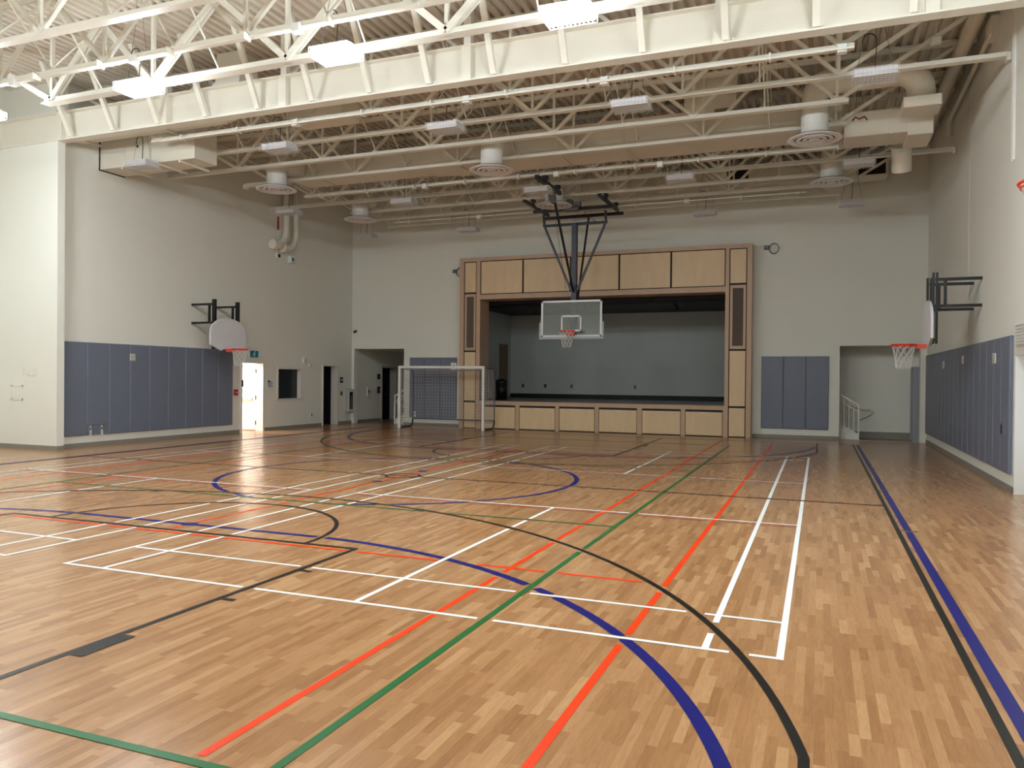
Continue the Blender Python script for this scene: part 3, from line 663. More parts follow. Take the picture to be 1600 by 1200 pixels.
# ================================================================== basketball hoops
def net_mesh(cx, cy, z0, r0=0.215, r1=0.125, h=0.45, n=10, tr=0.005):
    mb = MB()
    for k in range(n):
        for sg in (1, -1):
            pts = []
            for i in range(11):
                t = i/10; a = 2*PI*k/n+sg*t*2*PI/n*2.5; r = r0+(r1-r0)*(t**0.7)+0.02*max(0, t-0.8)
                pts.append((cx+r*math.cos(a), cy+r*math.sin(a), z0-h*t))
            mb.tube(pts, tr, 4, caps=False)
    return mb
def ring(cx, cy, z, r, tr, n=36): return [(cx+r*math.cos(2*PI*k/n), cy+r*math.sin(2*PI*k/n), z) for k in range(n)]
def side_hoop(xw, sg, yc, dz, half, label):
    t = thing('basketball_hoop', (xw, yc, 2.4+dz), label, 'basketball hoop')
    X = lambda s: xw+sg*s
    for y in (yc-half, yc+half):
        for z in (3.63, 3.13): MB().bar((X(0), y, z+dz), (X(0.77), y, z+dz), 0.055).build('support_arm', 'black_metal', t)
        MB().bar((X(0.60), y, 3.13+dz), (X(0.60), y, 3.63+dz), 0.05).build('arm_brace', 'black_metal', t)
        MB().bar((X(0.74), y, 2.42+dz), (X(0.74), y, 3.76+dz), 0.04, 0.07, ref=(0,1,0)).bar((X(0.80), y, 2.42+dz), (X(0.80), y, 3.76+dz), 0.04, 0.07, ref=(0,1,0)).build('upright', 'black_metal', t)
        for z in (3.63, 3.13): MB().box(min(X(0.001), X(0.012)), max(X(0.001), X(0.012)), y-0.03, y+0.03, z-0.03+dz, z+0.03+dz).build('wall_bracket', 'black_metal', t)
    MB().bar((X(0.78), yc-half, 3.13+dz), (X(0.78), yc+half, 3.13+dz), 0.05).bar((X(0.78), yc-half, 2.50+dz), (X(0.78), yc+half, 2.50+dz), 0.05).build('cross_bar', 'black_metal', t)
    # fan-shaped board
    poly = [(-0.685, 2.52), (-0.28, 2.375), (-0.14, 2.44), (0.14, 2.44), (0.28, 2.375), (0.685, 2.52), (0.685, 2.80)]
    for k in range(1, 20):
        a = PI*k/20; poly.append((0.685*math.cos(a), 2.80+0.47*math.sin(a)**0.8))
    poly.append((-0.685, 2.80))
    MB().prism([(yc+p, q+dz) for p, q in poly], 'x', X(0.82), X(0.865)).build('backboard', 'backboard_white', t)
    zr = 2.425+dz; cx = X(0.865+0.15+0.235)
    rm = MB().tube(ring(cx, yc, zr, 0.228, 0.01), 0.012, 8, close=True).build('rim', 'rim_orange', t)
    MB().prism([(X(0.866), yc-0.10), (X(0.866), yc+0.10), (X(0.885+0.15), yc+0.05), (X(0.885+0.15), yc-0.05)], 'z', zr-0.075, zr+0.004).build('rim_bracket', 'rim_orange', rm)
    MB().tube([(cx+0.22*math.cos(a), yc+0.22*math.sin(a), zr-0.03) for a in np.linspace(0, 2*PI, 25)[:-1]], 0.006, 6, close=True).build('net_ring', 'rim_orange', rm)
    net_mesh(cx, yc, zr-0.02).build('net', 'net_white', t)
    return t
side_hoop(XL, 1, 12.03, 0, 0.45, 'white fan-shaped basketball board on the left wall with black arms')
side_hoop(XR, -1, 12.0, 0, 0.42, 'white fan-shaped basketball board on the right wall seen edge on')
side_hoop(XR, -1, 1.45, 0.68, 0.42, 'basketball rim and net cut off by the right edge of the picture')

t = thing('ceiling_basketball_hoop', (XC, 16.4, 2.9), 'glass basketball backboard on a black mast hung from the roof', 'basketball hoop')
yb = 16.40; xa, xb, za, zb = XC-0.91, XC+0.91, 2.90, 3.955
MB().box(xa, xb, yb, yb+0.03, za, za+0.055).box(xa, xb, yb, yb+0.03, zb-0.055, zb).box(xa, xa+0.055, yb, yb+0.03, za, zb).box(xb-0.055, xb, yb, yb+0.03, za, zb).build('board_frame', 'backboard_white', t)
gm = mat('board_glass', (225, 238, 235), 0.02, trans=0.88)
gp = B(xa+0.05, xb-0.05, yb+0.008, yb+0.020, za+0.05, zb-0.05).build('glass_pane', gm, t)
MB().box(XC-0.305, XC+0.305, yb+0.004, yb+0.008, 3.06, 3.105).box(XC-0.305, XC+0.305, yb+0.004, yb+0.008, 3.475, 3.52).box(XC-0.305, XC-0.26, yb+0.004, yb+0.008, 3.06, 3.52).box(XC+0.26, XC+0.305, yb+0.004, yb+0.008, 3.06, 3.52).build('target_square', 'backboard_white', t)
MB().box(xa-0.055, xb+0.055, yb-0.012, yb+0.045, za-0.06, za+0.008).box(xa-0.055, xa+0.006, yb-0.012, yb+0.045, za, za+0.42).box(xb-0.006, xb+0.055, yb-0.012, yb+0.045, za, za+0.42).build('edge_padding', mat('padding_grey', (172, 180, 182), 0.6, var=0.05), t)
cx, cy, zr = XC, yb-0.15-0.235, 3.05
rm = MB().tube(ring(cx, cy, zr, 0.228, 0.01), 0.012, 8, close=True).build('rim', 'rim_orange', t)
MB().prism([(XC-0.12, yb-0.001), (XC+0.12, yb-0.001), (XC+0.05, yb-0.17), (XC-0.05, yb-0.17)], 'z', zr-0.12, zr+0.004).build('rim_bracket', 'rim_orange', rm)
net_mesh(cx, cy, zr-0.02).build('net', 'net_white', t)
ym = 16.68
MB().bar((XC, ym, 2.95), (XC, ym, 6.2), 0.15, 0.15).build('mast', 'mast_blue_black', t)
MB().box(XC-0.35, XC+0.35, yb+0.03, ym-0.05, 3.02, 3.10).box(XC-0.35, XC+0.35, yb+0.03, ym-0.05, 3.74, 3.80).build('board_bracket', 'mast_blue_black', t)
MB().bar((XC-0.97, ym, 6.19), (XC+0.97, ym, 6.19), 0.07).build('hinge_bar', 'black_metal', t)
for sx in (-1, 1):
    MB().bar((XC+sx*0.93, ym-0.02, 6.19), (XC+sx*0.10, ym-0.02, 4.28), 0.06).build('mast_brace', 'mast_blue_black', t)
    MB().bar((XC+sx*0.93, ym-0.1, 6.50), (XC+sx*0.93, ym, 6.16), 0.06).build('hanger', 'black_metal', t)
    MB().bar((XC+sx*1.08, 15.35, 6.66), (XC+sx*1.08, 17.45, 6.66), 0.08).build('mounting_rail', 'black_metal', t)
    for y in (16.1, 17.25):
        MB().box(XC+sx*1.08-0.05, XC+sx*1.08+0.05, y-0.09, y+0.09, 6.78, 6.85).box(XC+sx*1.08-0.03, XC+sx*1.08+0.03, y-0.03, y+0.03, 6.68, 6.80).build('beam_clamp', 'black_metal', t)
for y in (16.30, 17.30): MB().bar((XC-1.14, y, 6.54), (XC+1.28, y, 6.54), 0.085).build('cross_rail', 'black_metal', t)
MB().bar((XC+0.1, 13.1, 6.68), (XC+0.1, 14.95, 6.68), 0.10).build('mounting_rail', 'black_metal', t)
for y in (13.75, 14.78): MB().box(XC+0.04, XC+0.16, y-0.09, y+0.09, 6.78, 6.85).box(XC+0.07, XC+0.13, y-0.03, y+0.03, 6.70, 6.80).build('beam_clamp', 'black_metal', t)
MB().bar((XC+0.1, 14.35, 6.60), (XC, ym-0.08, 4.22), 0.055).build('fold_brace', 'black_metal', t)
MB().tube([(XC+0.1, 14.2, 6.62), (XC+0.1, 14.35, 6.40), (XC+0.1, 14.42, 6.30)], [0.09, 0.11, 0.05], 12).build('pulley', 'bar_grey', t)
MB().bar((XC+0.25, 17.25, 6.48), (XC+0.06, ym+0.1, 3.9), 0.05).build('rear_brace', 'black_metal', t)
MB().tube([(XC-0.15, 16.22, 6.55), (XC+0.25, 16.22, 6.55)], 0.10, 12).box(XC-0.10, XC+0.05, 16.15, 16.35, 6.62, 6.80).box(XC+0.1, XC+0.30, 16.16, 16.34, 6.60, 6.72).build('winch_motor', 'bar_grey', t)
MB().tube([(XC-0.5, 16.3, 6.5), (XC-0.25, ym, 4.3)], 0.006, 5).build('winch_cable', 'cable_black', t)

# ================================================================== soccer goal
gx0, gx1, gy, gz = -12.90, -9.84, 17.86, 2.0; gr = 18.78
t = thing('soccer_goal', ((gx0+gx1)/2, gy, 0), 'white portable soccer goal with net in front of the left pads', 'soccer goal')
MB().bar((gx0, gy, 0), (gx0, gy, gz), 0.08).build('post', 'white_metal', t)
MB().bar((gx1, gy, 0), (gx1, gy, gz), 0.08).build('post', 'white_metal', t)
MB().bar((gx0-0.04, gy, gz+0.04), (gx1+0.04, gy, gz+0.04), 0.08).build('crossbar', 'white_metal', t)
for x in (gx0, gx1):
    MB().tube([(x, gy+0.04, 0.03), (x, gr-0.22, 0.03), (x, gr-0.10, 0.06), (x, gr-0.03, 0.14), (x, gr, 0.28)], 0.028, 8).build('base_rail', 'black_metal', t)
    MB().tube([(x, gr, 0.28), (x, gr, gz-0.25), (x, gr-0.05, gz-0.08), (x, gr-0.2, gz), (x, gy+0.04, gz)], 0.022, 8).build('side_frame', 'bar_grey', t)
MB().tube([(gx0, gr, 0.28), (gx1, gr, 0.28)], 0.022, 8).build('rear_bar', 'bar_grey', t)
mb = MB(); rr = 0.0042; stp = 0.105
def sag(x, z): return 0.06*math.sin(PI*(x-gx0)/(gx1-gx0))*math.sin(PI*min(1, z/gz))
nx = int((gx1-gx0)/stp); nz = int(gz/stp); nyy = int((gr-gy)/stp)
for i in range(nx+1):
    x = gx0+(gx1-gx0)*i/nx
    mb.tube([(x, gr+sag(x, z), z) for z in np.linspace(0.02, gz-0.05, 9)], rr, 3, caps=False)
    mb.tube([(x, gy, gz), (x, (gy+gr)/2, gz-0.05-0.05*math.sin(PI*i/nx)), (x, gr-0.05, gz-0.03)], rr, 3, caps=False)
for j in range(nz+1):
    z = 0.02+(gz-0.05)*j/nz
    mb.tube([(x, gr+sag(x, z), z) for x in np.linspace(gx0, gx1, 11)], rr, 3, caps=False)
    for x in (gx0, gx1): mb.tube([(x, gy, z), (x, gr, z)], rr, 3, caps=False)
for j in range(nyy+1):
    y = gy+(gr-gy)*j/nyy
    mb.tube([(gx0, y, gz-0.01), ((gx0+gx1)/2, y, gz-0.08), (gx1, y, gz-0.01)], rr, 3, caps=False)
    for x in (gx0, gx1): mb.tube([(x, y, 0.02), (x, y, gz)], rr, 3, caps=False)
mb.build('goal_net', 'goal_net', t)

# ================================================================== roof steel
ZB = 6.86
BN = [-13.51, -10.97, -8.05, -5.12, -2.20, 0.43]
TN = [-12.24, -9.51, -6.58, -3.66, -0.88]
XE0, XE1 = -16.06, 2.91
def chord(mb, x0, x1, y, z0, leg, fl, up=True):
    """double-angle chord: a flat flange with two upright legs"""
    if up: mb.box(x0, x1, y-fl/2, y+fl/2, z0, z0+0.012).box(x0, x1, y-0.022, y-0.012, z0+0.012, z0+leg).box(x0, x1, y+0.012, y+0.022, z0+0.012, z0+leg)
    else: mb.box(x0, x1, y-fl/2, y+fl/2, z0-0.012, z0).box(x0, x1, y-0.022, y-0.012, z0-leg, z0-0.012).box(x0, x1, y+0.012, y+0.022, z0-leg, z0-0.012)
    return mb
def make_truss(y, label, leg=0.09, fl=0.15, dw=0.065, heavy=False):
    t = thing('roof_truss', (XC, y, ZB), label, 'roof truss', 'cream steel roof trusses')
    zt = ZD
    chord(MB(), XE0, XE1, y, zt, 0.09, 0.15, False).build('top_chord', 'steel_paint', t)
    chord(MB(), BN[0]-0.2, BN[-1]+0.2, y, ZB, leg, fl).build('bottom_chord', 'steel_paint', t)
    zb = ZB+leg*0.6; ztt = zt-0.06
    tops = [XE0+0.15]+TN+[XE1-0.25]
    for i, x in enumerate(BN):
        MB().bar((x, y, zb), (x, y, ztt), dw*0.75).build('vertical', 'steel_paint', t)
        for xt in (tops[i], tops[i+1]):
            mb = MB(); d = 0.05 if heavy else 0.0
            if heavy: mb.bar((x, y-0.035, zb), (xt, y-0.035, ztt), 0.012+dw*0.5, dw*1.25).bar((x, y+0.035, zb), (xt, y+0.035, ztt), 0.012+dw*0.5, dw*1.25)
            else: mb.bar((x, y, zb), (xt, y, ztt), dw)
            mb.build('diagonal', 'steel_paint', t)
        MB().box(x-0.11, x+0.11, y-0.006, y+0.006, ZB, ZB+leg+0.06).build('gusset_plate', 'steel_paint', t)
    return t
YT = [1.15, 2.3, 3.45, 4.6, 5.62, 8.2, 9.4, 10.72, 12.12, 13.75, 14.78, 16.1, 17.25, 18.4]
proto = make_truss(1.15, 'cream steel roof truss nearest to the camera, above the picture')
trusses = {1.15: proto}
nb = [y for y in YT if y < 7]
for y in YT[1:]:
    if y == 5.62:
        trusses[y] = make_truss(y, 'heavy double-angle roof truss just this side of the long cream beam', leg=0.12, fl=0.20, dw=0.085, heavy=True); continue
    if y < 7: lab = '%s cream roof truss on the near side, counted back from the long beam' % ORD[nb[::-1].index(y)]
    else: lab = '%s cream roof truss beyond the long beam, counted towards the stage' % ORD[[v for v in YT if v > 7].index(y)]
    trusses[y] = copy_tree(proto, (XC, y, ZB), lab, 'cream steel roof trusses')
# bottom chord extensions that reach the walls
for y, a, b in ((9.4, BN[-1]+0.2, XE1), (10.72, XE0, BN[0]-0.2), (14.78, XE0, BN[0]-0.2), (14.78, BN[-1]+0.2, XE1), (12.12, XE0+1.6, BN[0]-0.2)):
    chord(MB(), a, b, y, ZB, 0.09, 0.15).build('chord_extension', 'steel_paint', trusses[y])
    xe = b if b > 2 else a
    B(xe-0.03, xe+0.03, y-0.07, y+0.07, ZB-0.06, ZB+0.06).build('end_clip', 'steel_paint', trusses[y])
# X-bridging between neighbouring trusses
ys = [y for y in YT if y != 1.15]
for a, b in zip(ys[:-1], ys[1:]):
    if b-a > 2: continue
    for x in (-12.24, -9.51, -6.58, -3.66, -0.88):
        MB().bar((x, a, ZB+0.10), (x, b, ZD-0.10), 0.022).build('bridging', 'steel_paint', trusses[b])
        MB().bar((x+0.03, a, ZD-0.10), (x+0.03, b, ZB+0.10), 0.022).build('bridging', 'steel_paint', trusses[b])
# long I-beam
t = thing('steel_beam', (XC, 7.42, 6.86), 'long cream I-beam spanning the hall in front of the far trusses', 'beam')
xa, xb = XLL+0.001, XR-0.001
B(xa, xb, 7.405, 7.425, 6.88, 7.46).build('web', 'steel_paint', t)
B(xa, xb, 7.29, 7.54, 6.855, 6.88).build('bottom_flange', 'steel_paint', t); B(xa, xb, 7.29, 7.54, 7.46, 7.485).build('top_flange', 'steel_paint', t)
for x in (-15.49, -12.48, -9.49, -5.59, -1.31, 1.6):
    B(x-0.09, x+0.09, 7.30, 7.404, 6.88, 7.46).build('stiffener', 'steel_paint', t)
    MB().bar((x, 7.415, 7.485), (x, 7.415, 8.28), 0.13, 0.13).build('hanger_post', 'steel_paint', t)
for x in (-15.1, -13.85, -12.6, -11.34, -10.05, -8.78, -7.53, -6.31, -5.06, -3.78, -2.49, -1.21, 0.08, 1.35):
    MB().bar((x, 7.27, 6.90), (x, 6.57, 8.26), 0.10, 0.014, ref=(0, 0.89, 0.46)).bar((x+0.045, 7.30, 6.92), (x+0.045, 6.60, 8.26), 0.012, 0.08, ref=(0, 0.89, 0.46)).build('kicker_brace', 'steel_paint', t)
    MB().box(x-0.02, x+0.07, 7.24, 7.40, 6.88, 6.895).tube([(x+0.1, 7.33, 6.88), (x+0.1, 7.33, 6.93)], 0.018, 8).build('bolt_plate', 'steel_paint', t)
# second carrier beams seen along the right wall
t = thing('round_header_pipe', (2.62, 12.8, 7.85), 'thick cream pipe running along the top of the right wall', 'pipe')
MB().tube([(2.62, 7.6, 7.98), (2.62, 17.6, 7.98)], 0.125, 14).build('pipe', 'duct_paint', t)
for y in (8.6, 11.4, 13.2, 15.4): MB().bar((2.62, y, 8.1), (2.62, y, 8.28), 0.03).build('hanger', 'steel_paint', t)
t = thing('wall_raceway', (XR-0.05, 9.2, 5.16), 'white vertical cable raceway on the upper right wall', 'raceway')
B(XR-0.035, XR, 9.10, 9.13, 5.16, 8.25).build('raceway', 'white_metal', t); B(XR-0.03, XR, 9.22, 9.245, 5.16, 8.25).build('raceway', 'steel_paint', t)
t = thing('wall_track', (XR-0.08, 13.0, 7.6), 'slim cream pipe with box end high on the right wall', 'pipe')
MB().tube([(XR-0.09, 10.75, 7.72), (XR-0.09, 15.2, 7.66)], 0.045, 8).build('pipe', 'steel_paint', t)
MB().bbox(XR-0.14, XR, 10.35, 10.75, 7.62, 7.95, 0.02, '-x').build('end_box', 'steel_paint', t); MB().tube([(XR-0.09, 15.2, 7.68), (XR-0.09, 15.22, 7.30)], 0.06, 10).build('drop', 'steel_paint', t)
t = thing('roof_sensor', (1.95, 9.9, 7.45), 'small white sensor box hanging from a rod near the right wall', 'sensor')
MB().tube([(1.95, 9.9, 7.5), (1.95, 9.9, 8.28)], 0.008, 6).build('rod', 'steel_paint', t); MB().bbox(1.87, 2.03, 9.82, 9.96, 7.42, 7.52, 0.015, '-y').build('sensor_box', 'white_metal', t)

# conduits under the trusses
def conduit(y, z, x0, x1, r, boxes, label, m='steel_paint', two=None, rods=True):
    t = thing('electrical_conduit', ((x0+x1)/2, y, z), label, 'conduit', 'cream conduits under the trusses')
    MB().tube([(x0, y, z), (x1, y, z)], r, 8).build('pipe', m, t)
    if two: MB().tube([(x0, y-0.09, z-0.05), (x1, y-0.09, z-0.05)], r*0.8, 8).build('pipe', m, t)
    for bx in boxes: MB().bbox(bx-0.07, bx+0.07, y-0.07, y+0.05, z-0.09, z+0.04, 0.01, '-y').build('junction_box', 'white_metal', t)
    for x in np.arange(x0+0.6, x1, 1.5): MB().box(x-0.015, x+0.015, y-0.12, y+0.13, z+0.024, z+0.032).box(x-0.015, x+0.015, y-0.12, y+0.03, z-0.08, z+0.03).build('pipe_strap', m, t)
    if rods:
        for x in np.arange(x0+0.6, x1, 3.0): MB().tube([(x, y, z), (x, y, ZD)], 0.006, 5).build('hanger_rod', m, t)
conduit(8.02, 6.83, -13.2, 0.62, 0.022, (-9.7, -5.9, -3.3, 0.45), 'paired cream conduits under the first truss beyond the long beam', two=True, rods=False)
conduit(13.54, 6.84, -13.6, 1.1, 0.02, (-9.7, -6.0, -3.4), 'thin cream conduit with junction boxes midway to the stage')
conduit(17.55, 6.82, -13.0, -0.2, 0.02, (-9.9, -3.4), 'thin cream conduit nearest to the stage wall')
conduit(4.50, 6.83, -14.5, -5.0, 0.022, (-13.0, -10.2, -7.0), 'cream conduit under the near truss at the top left')

# ---- ducts
def seams(t, xs, y0, y1, z0, z1):
    for x in xs: B(x-0.015, x+0.015, y0-0.02, y1+0.02, z0-0.02, z1+0.02).build('seam_flange', 'duct_paint', t)
t = thing('main_duct', (-6, 12.9, 6.95), 'long cream rectangular duct across the middle of the roof', 'duct')
B(-8.6, -2.0, 12.34, 13.48, 6.97, 7.58).build('duct_section', 'duct_paint', t)
MB().prism([(-9.3, 12.45), (-8.6, 12.34), (-8.6, 13.48), (-9.3, 13.4)], 'z', 7.0, 7.5).build('duct_reducer', 'duct_paint', t)
B(-13.3, -9.3, 12.45, 13.4, 7.03, 7.48).build('duct_section', 'duct_paint', t)
MB().prism([(-2.65, 7.58), (-1.62, 7.58), (-1.55, 7.7), (-1.52, 8.27), (-2.65, 8.27)], 'y', 12.34, 13.48).build('riser', 'duct_paint', t)
B(-2.0, 0.55, 12.34, 13.48, 6.97, 7.45).build('duct_section', 'duct_paint', t)
seams(t, (-7.1, -5.55, -4.0), 12.34, 13.48, 6.97, 7.58); seams(t, (-12.4, -10.9), 12.45, 13.4, 7.03, 7.48); seams(t, (-1.0, -0.3), 12.34, 13.48, 6.97, 7.45)
MB().tube([(-3.95, 12.2, 6.95), (-3.95, 13.6, 6.95)], 0.02, 6).build('hanger_bar', 'steel_paint', t); MB().tube([(-8.2, 12.2, 6.95), (-8.2, 13.6, 6.95)], 0.02, 6).build('hanger_bar', 'steel_paint', t)
t = thing('round_duct', (1.2, 12.0, 7.3), 'fat round cream duct with elbow near the right wall', 'duct')
pts = [(0.04, 11.45, 6.84)]+[(0.34-0.30*math.cos(a), 11.45, 7.26+0.30*math.sin(a)) for a in np.linspace(0, PI/2, 6)]+[(1.5, 11.45, 7.56)]
pts += [(1.5+0.40*math.sin(a), 11.45, 7.16+0.40*math.cos(a)) for a in np.linspace(0.25, PI/2, 6)]+[(1.90, 11.45, 7.0)]
MB().tube(pts, 0.245, 18).build('duct_run', 'duct_paint', t)
for x in (0.6, 1.1, 1.48): MB().tube([(x-0.012, 11.45, 7.56), (x+0.012, 11.45, 7.56)], 0.255, 18).build('seam_band', 'duct_paint', t)
MB().bbox(1.58, 2.22, 11.15, 11.78, 6.80, 7.0, 0.02, '-y').build('boot', 'duct_paint', t)
t = thing('mixing_box', (1.2, 12.6, 6.66), 'cream box plenum hanging under the round duct', 'duct')
B(0.60, 1.75, 12.25, 13.1, 6.66, 7.15).build('box', 'duct_paint', t); B(1.75, 2.2, 12.22, 13.2, 6.58, 7.12).build('box_end', 'duct_paint', t)
seams(t, (1.45,), 12.25, 13.1, 6.66, 7.15)
for x in (0.8, 1.6, 2.0): MB().tube([(x, 12.7, 7.1), (x, 12.7, 8.28)], 0.008, 5).build('hanger_rod', 'steel_paint', t)
MB().tube([(1.75, 13.5, 6.75), (1.78, 13.8, 6.6), (1.8, 13.95, 6.3)], 0.2, 14).build('outlet_stub', 'duct_paint', t)
MB().tube([(0.75, 12.235, 6.98), (0.80, 12.23, 7.05), (0.87, 12.23, 7.0), (0.97, 12.23, 7.04), (1.02, 12.235, 6.97)], 0.015, 6).build('red_hose', 'red_pipe', t)
t = thing('return_duct', (-14.5, 8.9, 6.55), 'boxy cream return duct hanging at the top left', 'duct')
B(XL+0.02, -12.9, 8.62, 9.31, 6.57, 7.35).build('box', 'duct_paint', t)
seams(t, (-15.0, -14.2), 8.62, 9.31, 6.57, 7.35)
for x in (-15.1, -14.0, -13.35): MB().bar((x, 8.63, 6.545), (x, 9.55, 6.545), 0.045).build('trapeze_bar', 'steel_paint', t)
MB().tube([(-14.6, 8.622, 7.0), (-14.6, 8.612, 7.0)], 0.03, 10).build('test_port', 'black_plastic', t)
MB().box(XL, XL+0.022, 8.600, 8.62, 6.55, 7.4).box(XL, XL+0.022, 8.600, 9.34, 6.55, 6.57).build('wall_collar', 'reveal_black', t)
t = thing('supply_duct', (-13.5, 7.85, 7.0), 'cream supply duct tucked behind the long beam at the left', 'duct')
B(XL+0.02, -11.6, 7.60, 8.12, 7.02, 7.6).build('duct_section', 'duct_paint', t)
pts = [(-11.6, 7.02)]+[(-11.6+0.85*math.sin(a), 7.87-0.85*math.cos(a)) for a in np.linspace(0.15, PI/2, 7)]+[(-10.75, 8.27), (-11.35, 8.27), (-11.35, 7.87)]+[(-11.6+0.25*math.sin(a), 7.85-0.25*math.cos(a)) for a in np.linspace(PI/2, 0, 4)]
MB().prism(pts, 'y', 7.60, 8.12).build('elbow', 'duct_paint', t)
for x in (-15.4, -13.0): MB().bar((x, 7.55, 7.0), (x, 8.3, 7.0), 0.045).build('trapeze_bar', 'steel_paint', t)
t = thing('far_duct', (-1.5, 18.0, 7.2), 'cream rectangular duct close to the stage wall at the right', 'duct')
B(-4.5, 1.05, 18.55, 19.2, 7.40, 7.90).build('duct_section', 'duct_paint', t)
B(1.05, 1.85, 18.53, 19.2, 7.35, 7.88).build('duct_section', 'duct_paint', t); B(1.12, 1.80, 18.51, 18.53, 7.39, 7.84).build('opening_shade', 'shade_black', t)  # flat dark plates on closed faces, painted as the shade inside duct openings
B(-2.4, -1.8, 18.53, 18.55, 7.44, 7.86).build('opening_shade', 'shade_black', t)
seams(t, (-3.6, -0.9, 0.2), 18.55, 19.2, 7.40, 7.90)
for x in (-3.9, -2.9, -0.4, 0.8, 1.5): MB().tube([(x, 18.9, 7.87), (x, 18.9, 8.28)], 0.008, 5).build('hanger_rod', 'steel_paint', t)
t = thing('vertical_duct', (-9.2, 7.9, 6.9), 'upright cream duct rising between trusses behind the long beam', 'duct')
B(-10.35, -9.55, 8.62, 9.25, 7.1, 8.27).build('riser', 'duct_paint', t)
B(-9.55, -9.0, 8.62, 9.25, 7.1, 7.5).build('duct_section', 'duct_paint', t)
# diffusers
def diffuser(x, y, z, label, ydir=1, depth=0.88, elbow=True):
    t = thing('air_diffuser', (x, y, z-0.05), label, 'air diffuser', 'round ceiling diffusers')
    MB().lathe((x, y), [(0.0, z+0.055), (0.44, z+0.055), (0.44, z+0.06), (0.0, z+0.062)], 32).build('diffuser_back', 'bar_grey', t)
    for r0_, r1_ in ((0.0, 0.10), (0.15, 0.22), (0.265, 0.335)):
        MB().lathe((x, y), [(r0_, z+0.03), (r0_+0.005 if r0_ else 0.0, z+0.002), (r1_, z-0.012), (r1_+0.012, z+0.002), (r1_-0.01, z+0.03)], 32).build('diffuser_ring', 'diffuser_metal', t)
    MB().lathe((x, y), [(0.375, z+0.045), (0.38, z+0.0), (0.50, z+0.0), (0.515, z+0.006), (0.50, z+0.02), (0.40, z+0.07), (0.26, z+0.085)], 32).build('diffuser_rim', 'diffuser_metal', t)
    MB().tube([(x, y, z+0.06), (x, y, z+0.47)], 0.255, 20, caps=False).build('neck', 'white_metal', t)
    MB().tube([(x, y, z+0.26), (x, y, z+0.28)], 0.262, 20).build('neck_band', 'white_metal', t)
    pts = [(x, y, z+0.40)]+[(x, y+ydir*0.3*(1-math.cos(a)), z+0.45+0.3*math.sin(a)) for a in np.linspace(0, PI/2, 6)]+[(x, y+ydir*depth, z+0.75)]
    if elbow: MB().tube(pts, 0.25, 18).build('elbow', 'duct_paint', t)
    return t
d0 = diffuser(-12.9, 11.45, 6.50, 'round ceiling diffuser near the left wall, near row')
copy_tree(d0, (-6.87, 11.45, 6.40), 'round ceiling diffuser over the middle, near row', 'round ceiling diffusers')
diffuser(0.04, 11.45, 6.44, 'large round ceiling diffuser at the right, near row', elbow=False)
d1_ = diffuser(-13.1, 15.7, 6.55, 'round ceiling diffuser by the far left corner', depth=0.6)
copy_tree(d1_, (-6.78, 15.7, 6.48), 'round ceiling diffuser behind the hanging basketball mast', 'round ceiling diffusers')
copy_tree(d1_, (0.40, 15.7, 6.53), 'round ceiling diffuser by the far right corner', 'round ceiling diffusers')
# intake pipes on the left wall
t = thing('vent_pipes', (-15.62, 15.6, 5.5), 'pair of cream J-shaped vent pipes high on the left wall', 'pipe')
for y, z0, rb in ((15.38, 5.80, 0.52), (15.86, 5.76, 0.52)):
    pts = [(-15.64, y, 8.2), (-15.64, y, z0+rb)]+[(-15.64, y-rb*(1-math.cos(a)), z0+rb-rb*math.sin(a)) for a in np.linspace(0.15, PI/2, 9)]+[(-15.64, y-rb-0.14, z0)]
    MB().tube(pts, [0.10]*2+[0.10+0.004*k for k in range(9)]+[0.14], 14).build('pipe', 'duct_paint', t)
    MB().tube([(-15.64, y-rb-0.15, z0), (-15.64, y-rb-0.13, z0)], 0.155, 14).build('end_flange', 'duct_paint', t)
MB().bar((-15.72, 15.2, 6.86), (-15.72, 16.1, 6.86), 0.05).build('pipe_bracket', 'steel_paint', t)
t = thing('sprinkler_pipe', (-15.72, 15.08, 5.9), 'thin red pipe beside the vent pipes on the left wall', 'pipe')
MB().tube([(-15.72, 15.08, 6.72), (-15.72, 15.08, 6.30)], 0.03, 8).build('pipe', 'red_pipe', t)
MB().tube([(-15.72, 15.08, 6.30), (-15.72, 15.08, 5.98)], 0.012, 8).build('drop', 'steel_paint', t)
B(XL, -15.70, 15.06, 15.10, 6.66, 6.70).build('pipe_clip', 'steel_paint', t)
t = thing('alarm_bell', (XL, 15.9, 5.38), 'small white bell box with green lens under the vent pipes', 'alarm')
MB().bbox(XL, XL+0.12, 15.68, 15.95, 5.36, 5.58, 0.02, '+x').build('bell_box', 'plate_white', t); B(XL+0.12, XL+0.13, 15.72, 15.82, 5.42, 5.52).build('bell_lens', 'sign_blue_green', t)
t = thing('wall_sounder', (XL, 15.1, 5.35), 'small round sounder with dark face under the vent pipes', 'alarm')
MB().tube([(XL, 15.15, 5.5), (XL+0.07, 15.15, 5.5)], 0.09, 12).build('sounder_body', 'plate_white', t); MB().tube([(XL+0.07, 15.15, 5.5), (XL+0.08, 15.15, 5.5)], 0.06, 12).build('sounder_face', 'black_plastic', t)
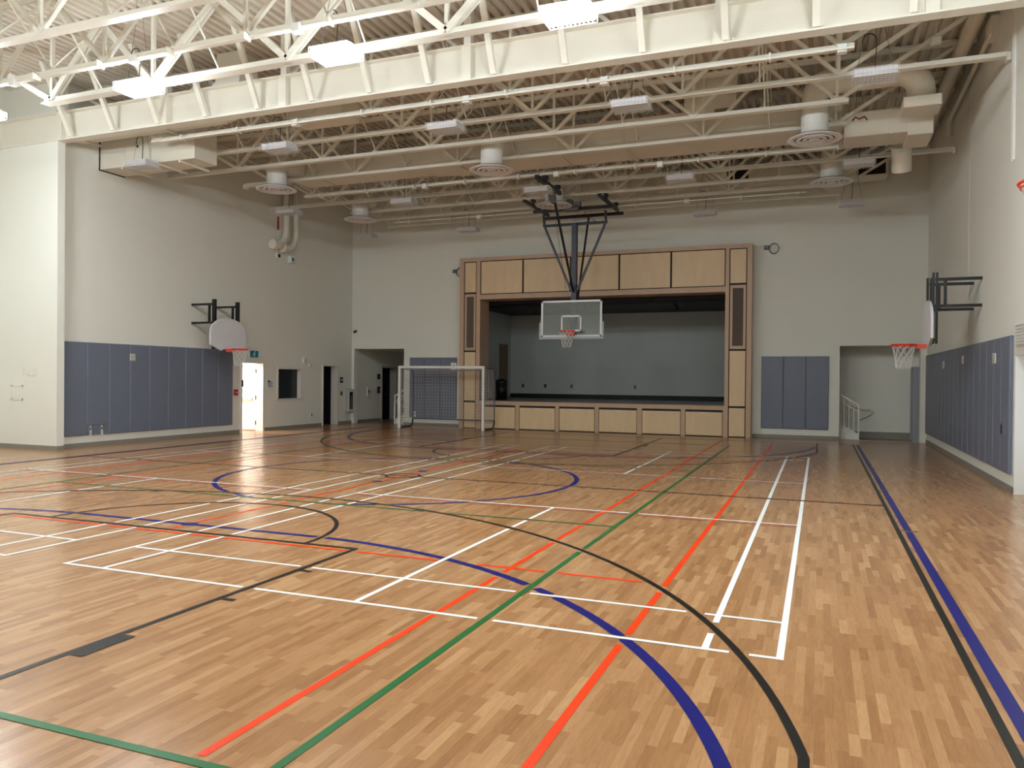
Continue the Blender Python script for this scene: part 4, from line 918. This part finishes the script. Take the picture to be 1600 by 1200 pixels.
# ================================================================== high-bay lights
def make_light(lit, label, loc):
    t = thing('high_bay_light', loc, label, 'light', 'lit high-bay lights' if lit else 'unlit high-bay lights')
    x, y, z = loc
    MB().prism([(y-0.08, z+0.17), (y+0.08, z+0.17), (y+0.19, z+0.127), (y-0.19, z+0.127)], 'x', x-0.30, x+0.30).build('housing', 'white_metal', t)
    MB().prism([(y-0.20, z+0.125), (y-0.20, z+0.06), (y-0.17, z+0.015), (y+0.17, z+0.015), (y+0.20, z+0.06), (y+0.20, z+0.125)], 'x', x-0.31, x+0.31).build('lens', 'lens_lit' if lit else 'lens_off', t)
    gd = MB(); a, b = 0.33, 0.22; w = 0.004
    for k in range(12):
        xx = x-a+2*a*k/11; gd.bar((xx, y-b, z), (xx, y+b, z), w); gd.bar((xx, y-b, z), (xx, y-b, z+0.13), w); gd.bar((xx, y+b, z), (xx, y+b, z+0.13), w)
    for k in range(6):
        yy = y-b+2*b*k/5; gd.bar((x-a, yy, z), (x+a, yy, z), w)
    for zz in (0.06, 0.13):
        gd.bar((x-a, y-b, z+zz), (x+a, y-b, z+zz), w); gd.bar((x-a, y+b, z+zz), (x+a, y+b, z+zz), w); gd.bar((x-a, y-b, z+zz), (x-a, y+b, z+zz), w); gd.bar((x+a, y-b, z+zz), (x+a, y+b, z+zz), w)
    gd.build('wire_guard', 'white_metal', t)
    for sx in (-1, 1): MB().tube([(x+sx*0.26, y, z+0.16), (x+sx*0.10, y, z+1.0), (x+sx*0.02, y, ZD)], 0.004, 4).build('suspension_cable', 'bar_grey', t)
    lp = [(x, y, z+0.16), (x+0.02, y, z+0.5)]+[(x-0.08+0.10*math.cos(a), y, z+0.62+0.11*math.sin(a)) for a in np.linspace(-0.2, 1.15*PI, 9)]
    MB().tube(lp, 0.008, 6).build('power_cord', 'cable_black', t)
    return t
LX = [(-14.2, 'leftmost'), (-10.38, 'second from left'), (-6.51, 'middle'), (-2.92, 'second from right'), (0.93, 'rightmost')]
ROWS = [(4.76, True, 'lit row nearest the long beam'), (0.0, True, 'lit row above the near half'), (-4.3, False, 'unlit row behind the camera'), (8.38, False, 'unlit row just beyond the long beam'), (13.63, False, 'unlit row in the middle distance'), (17.8, False, 'unlit row near the stage wall')]
proto_l = {}
for y, lit, rn in ROWS:
    for x, xn in LX:
        lab = '%s high-bay light in the %s' % (xn, rn); loc = (x, y, 6.40)
        if lit not in proto_l: proto_l[lit] = make_light(lit, lab, loc)
        else: copy_tree(proto_l[lit], loc, lab)
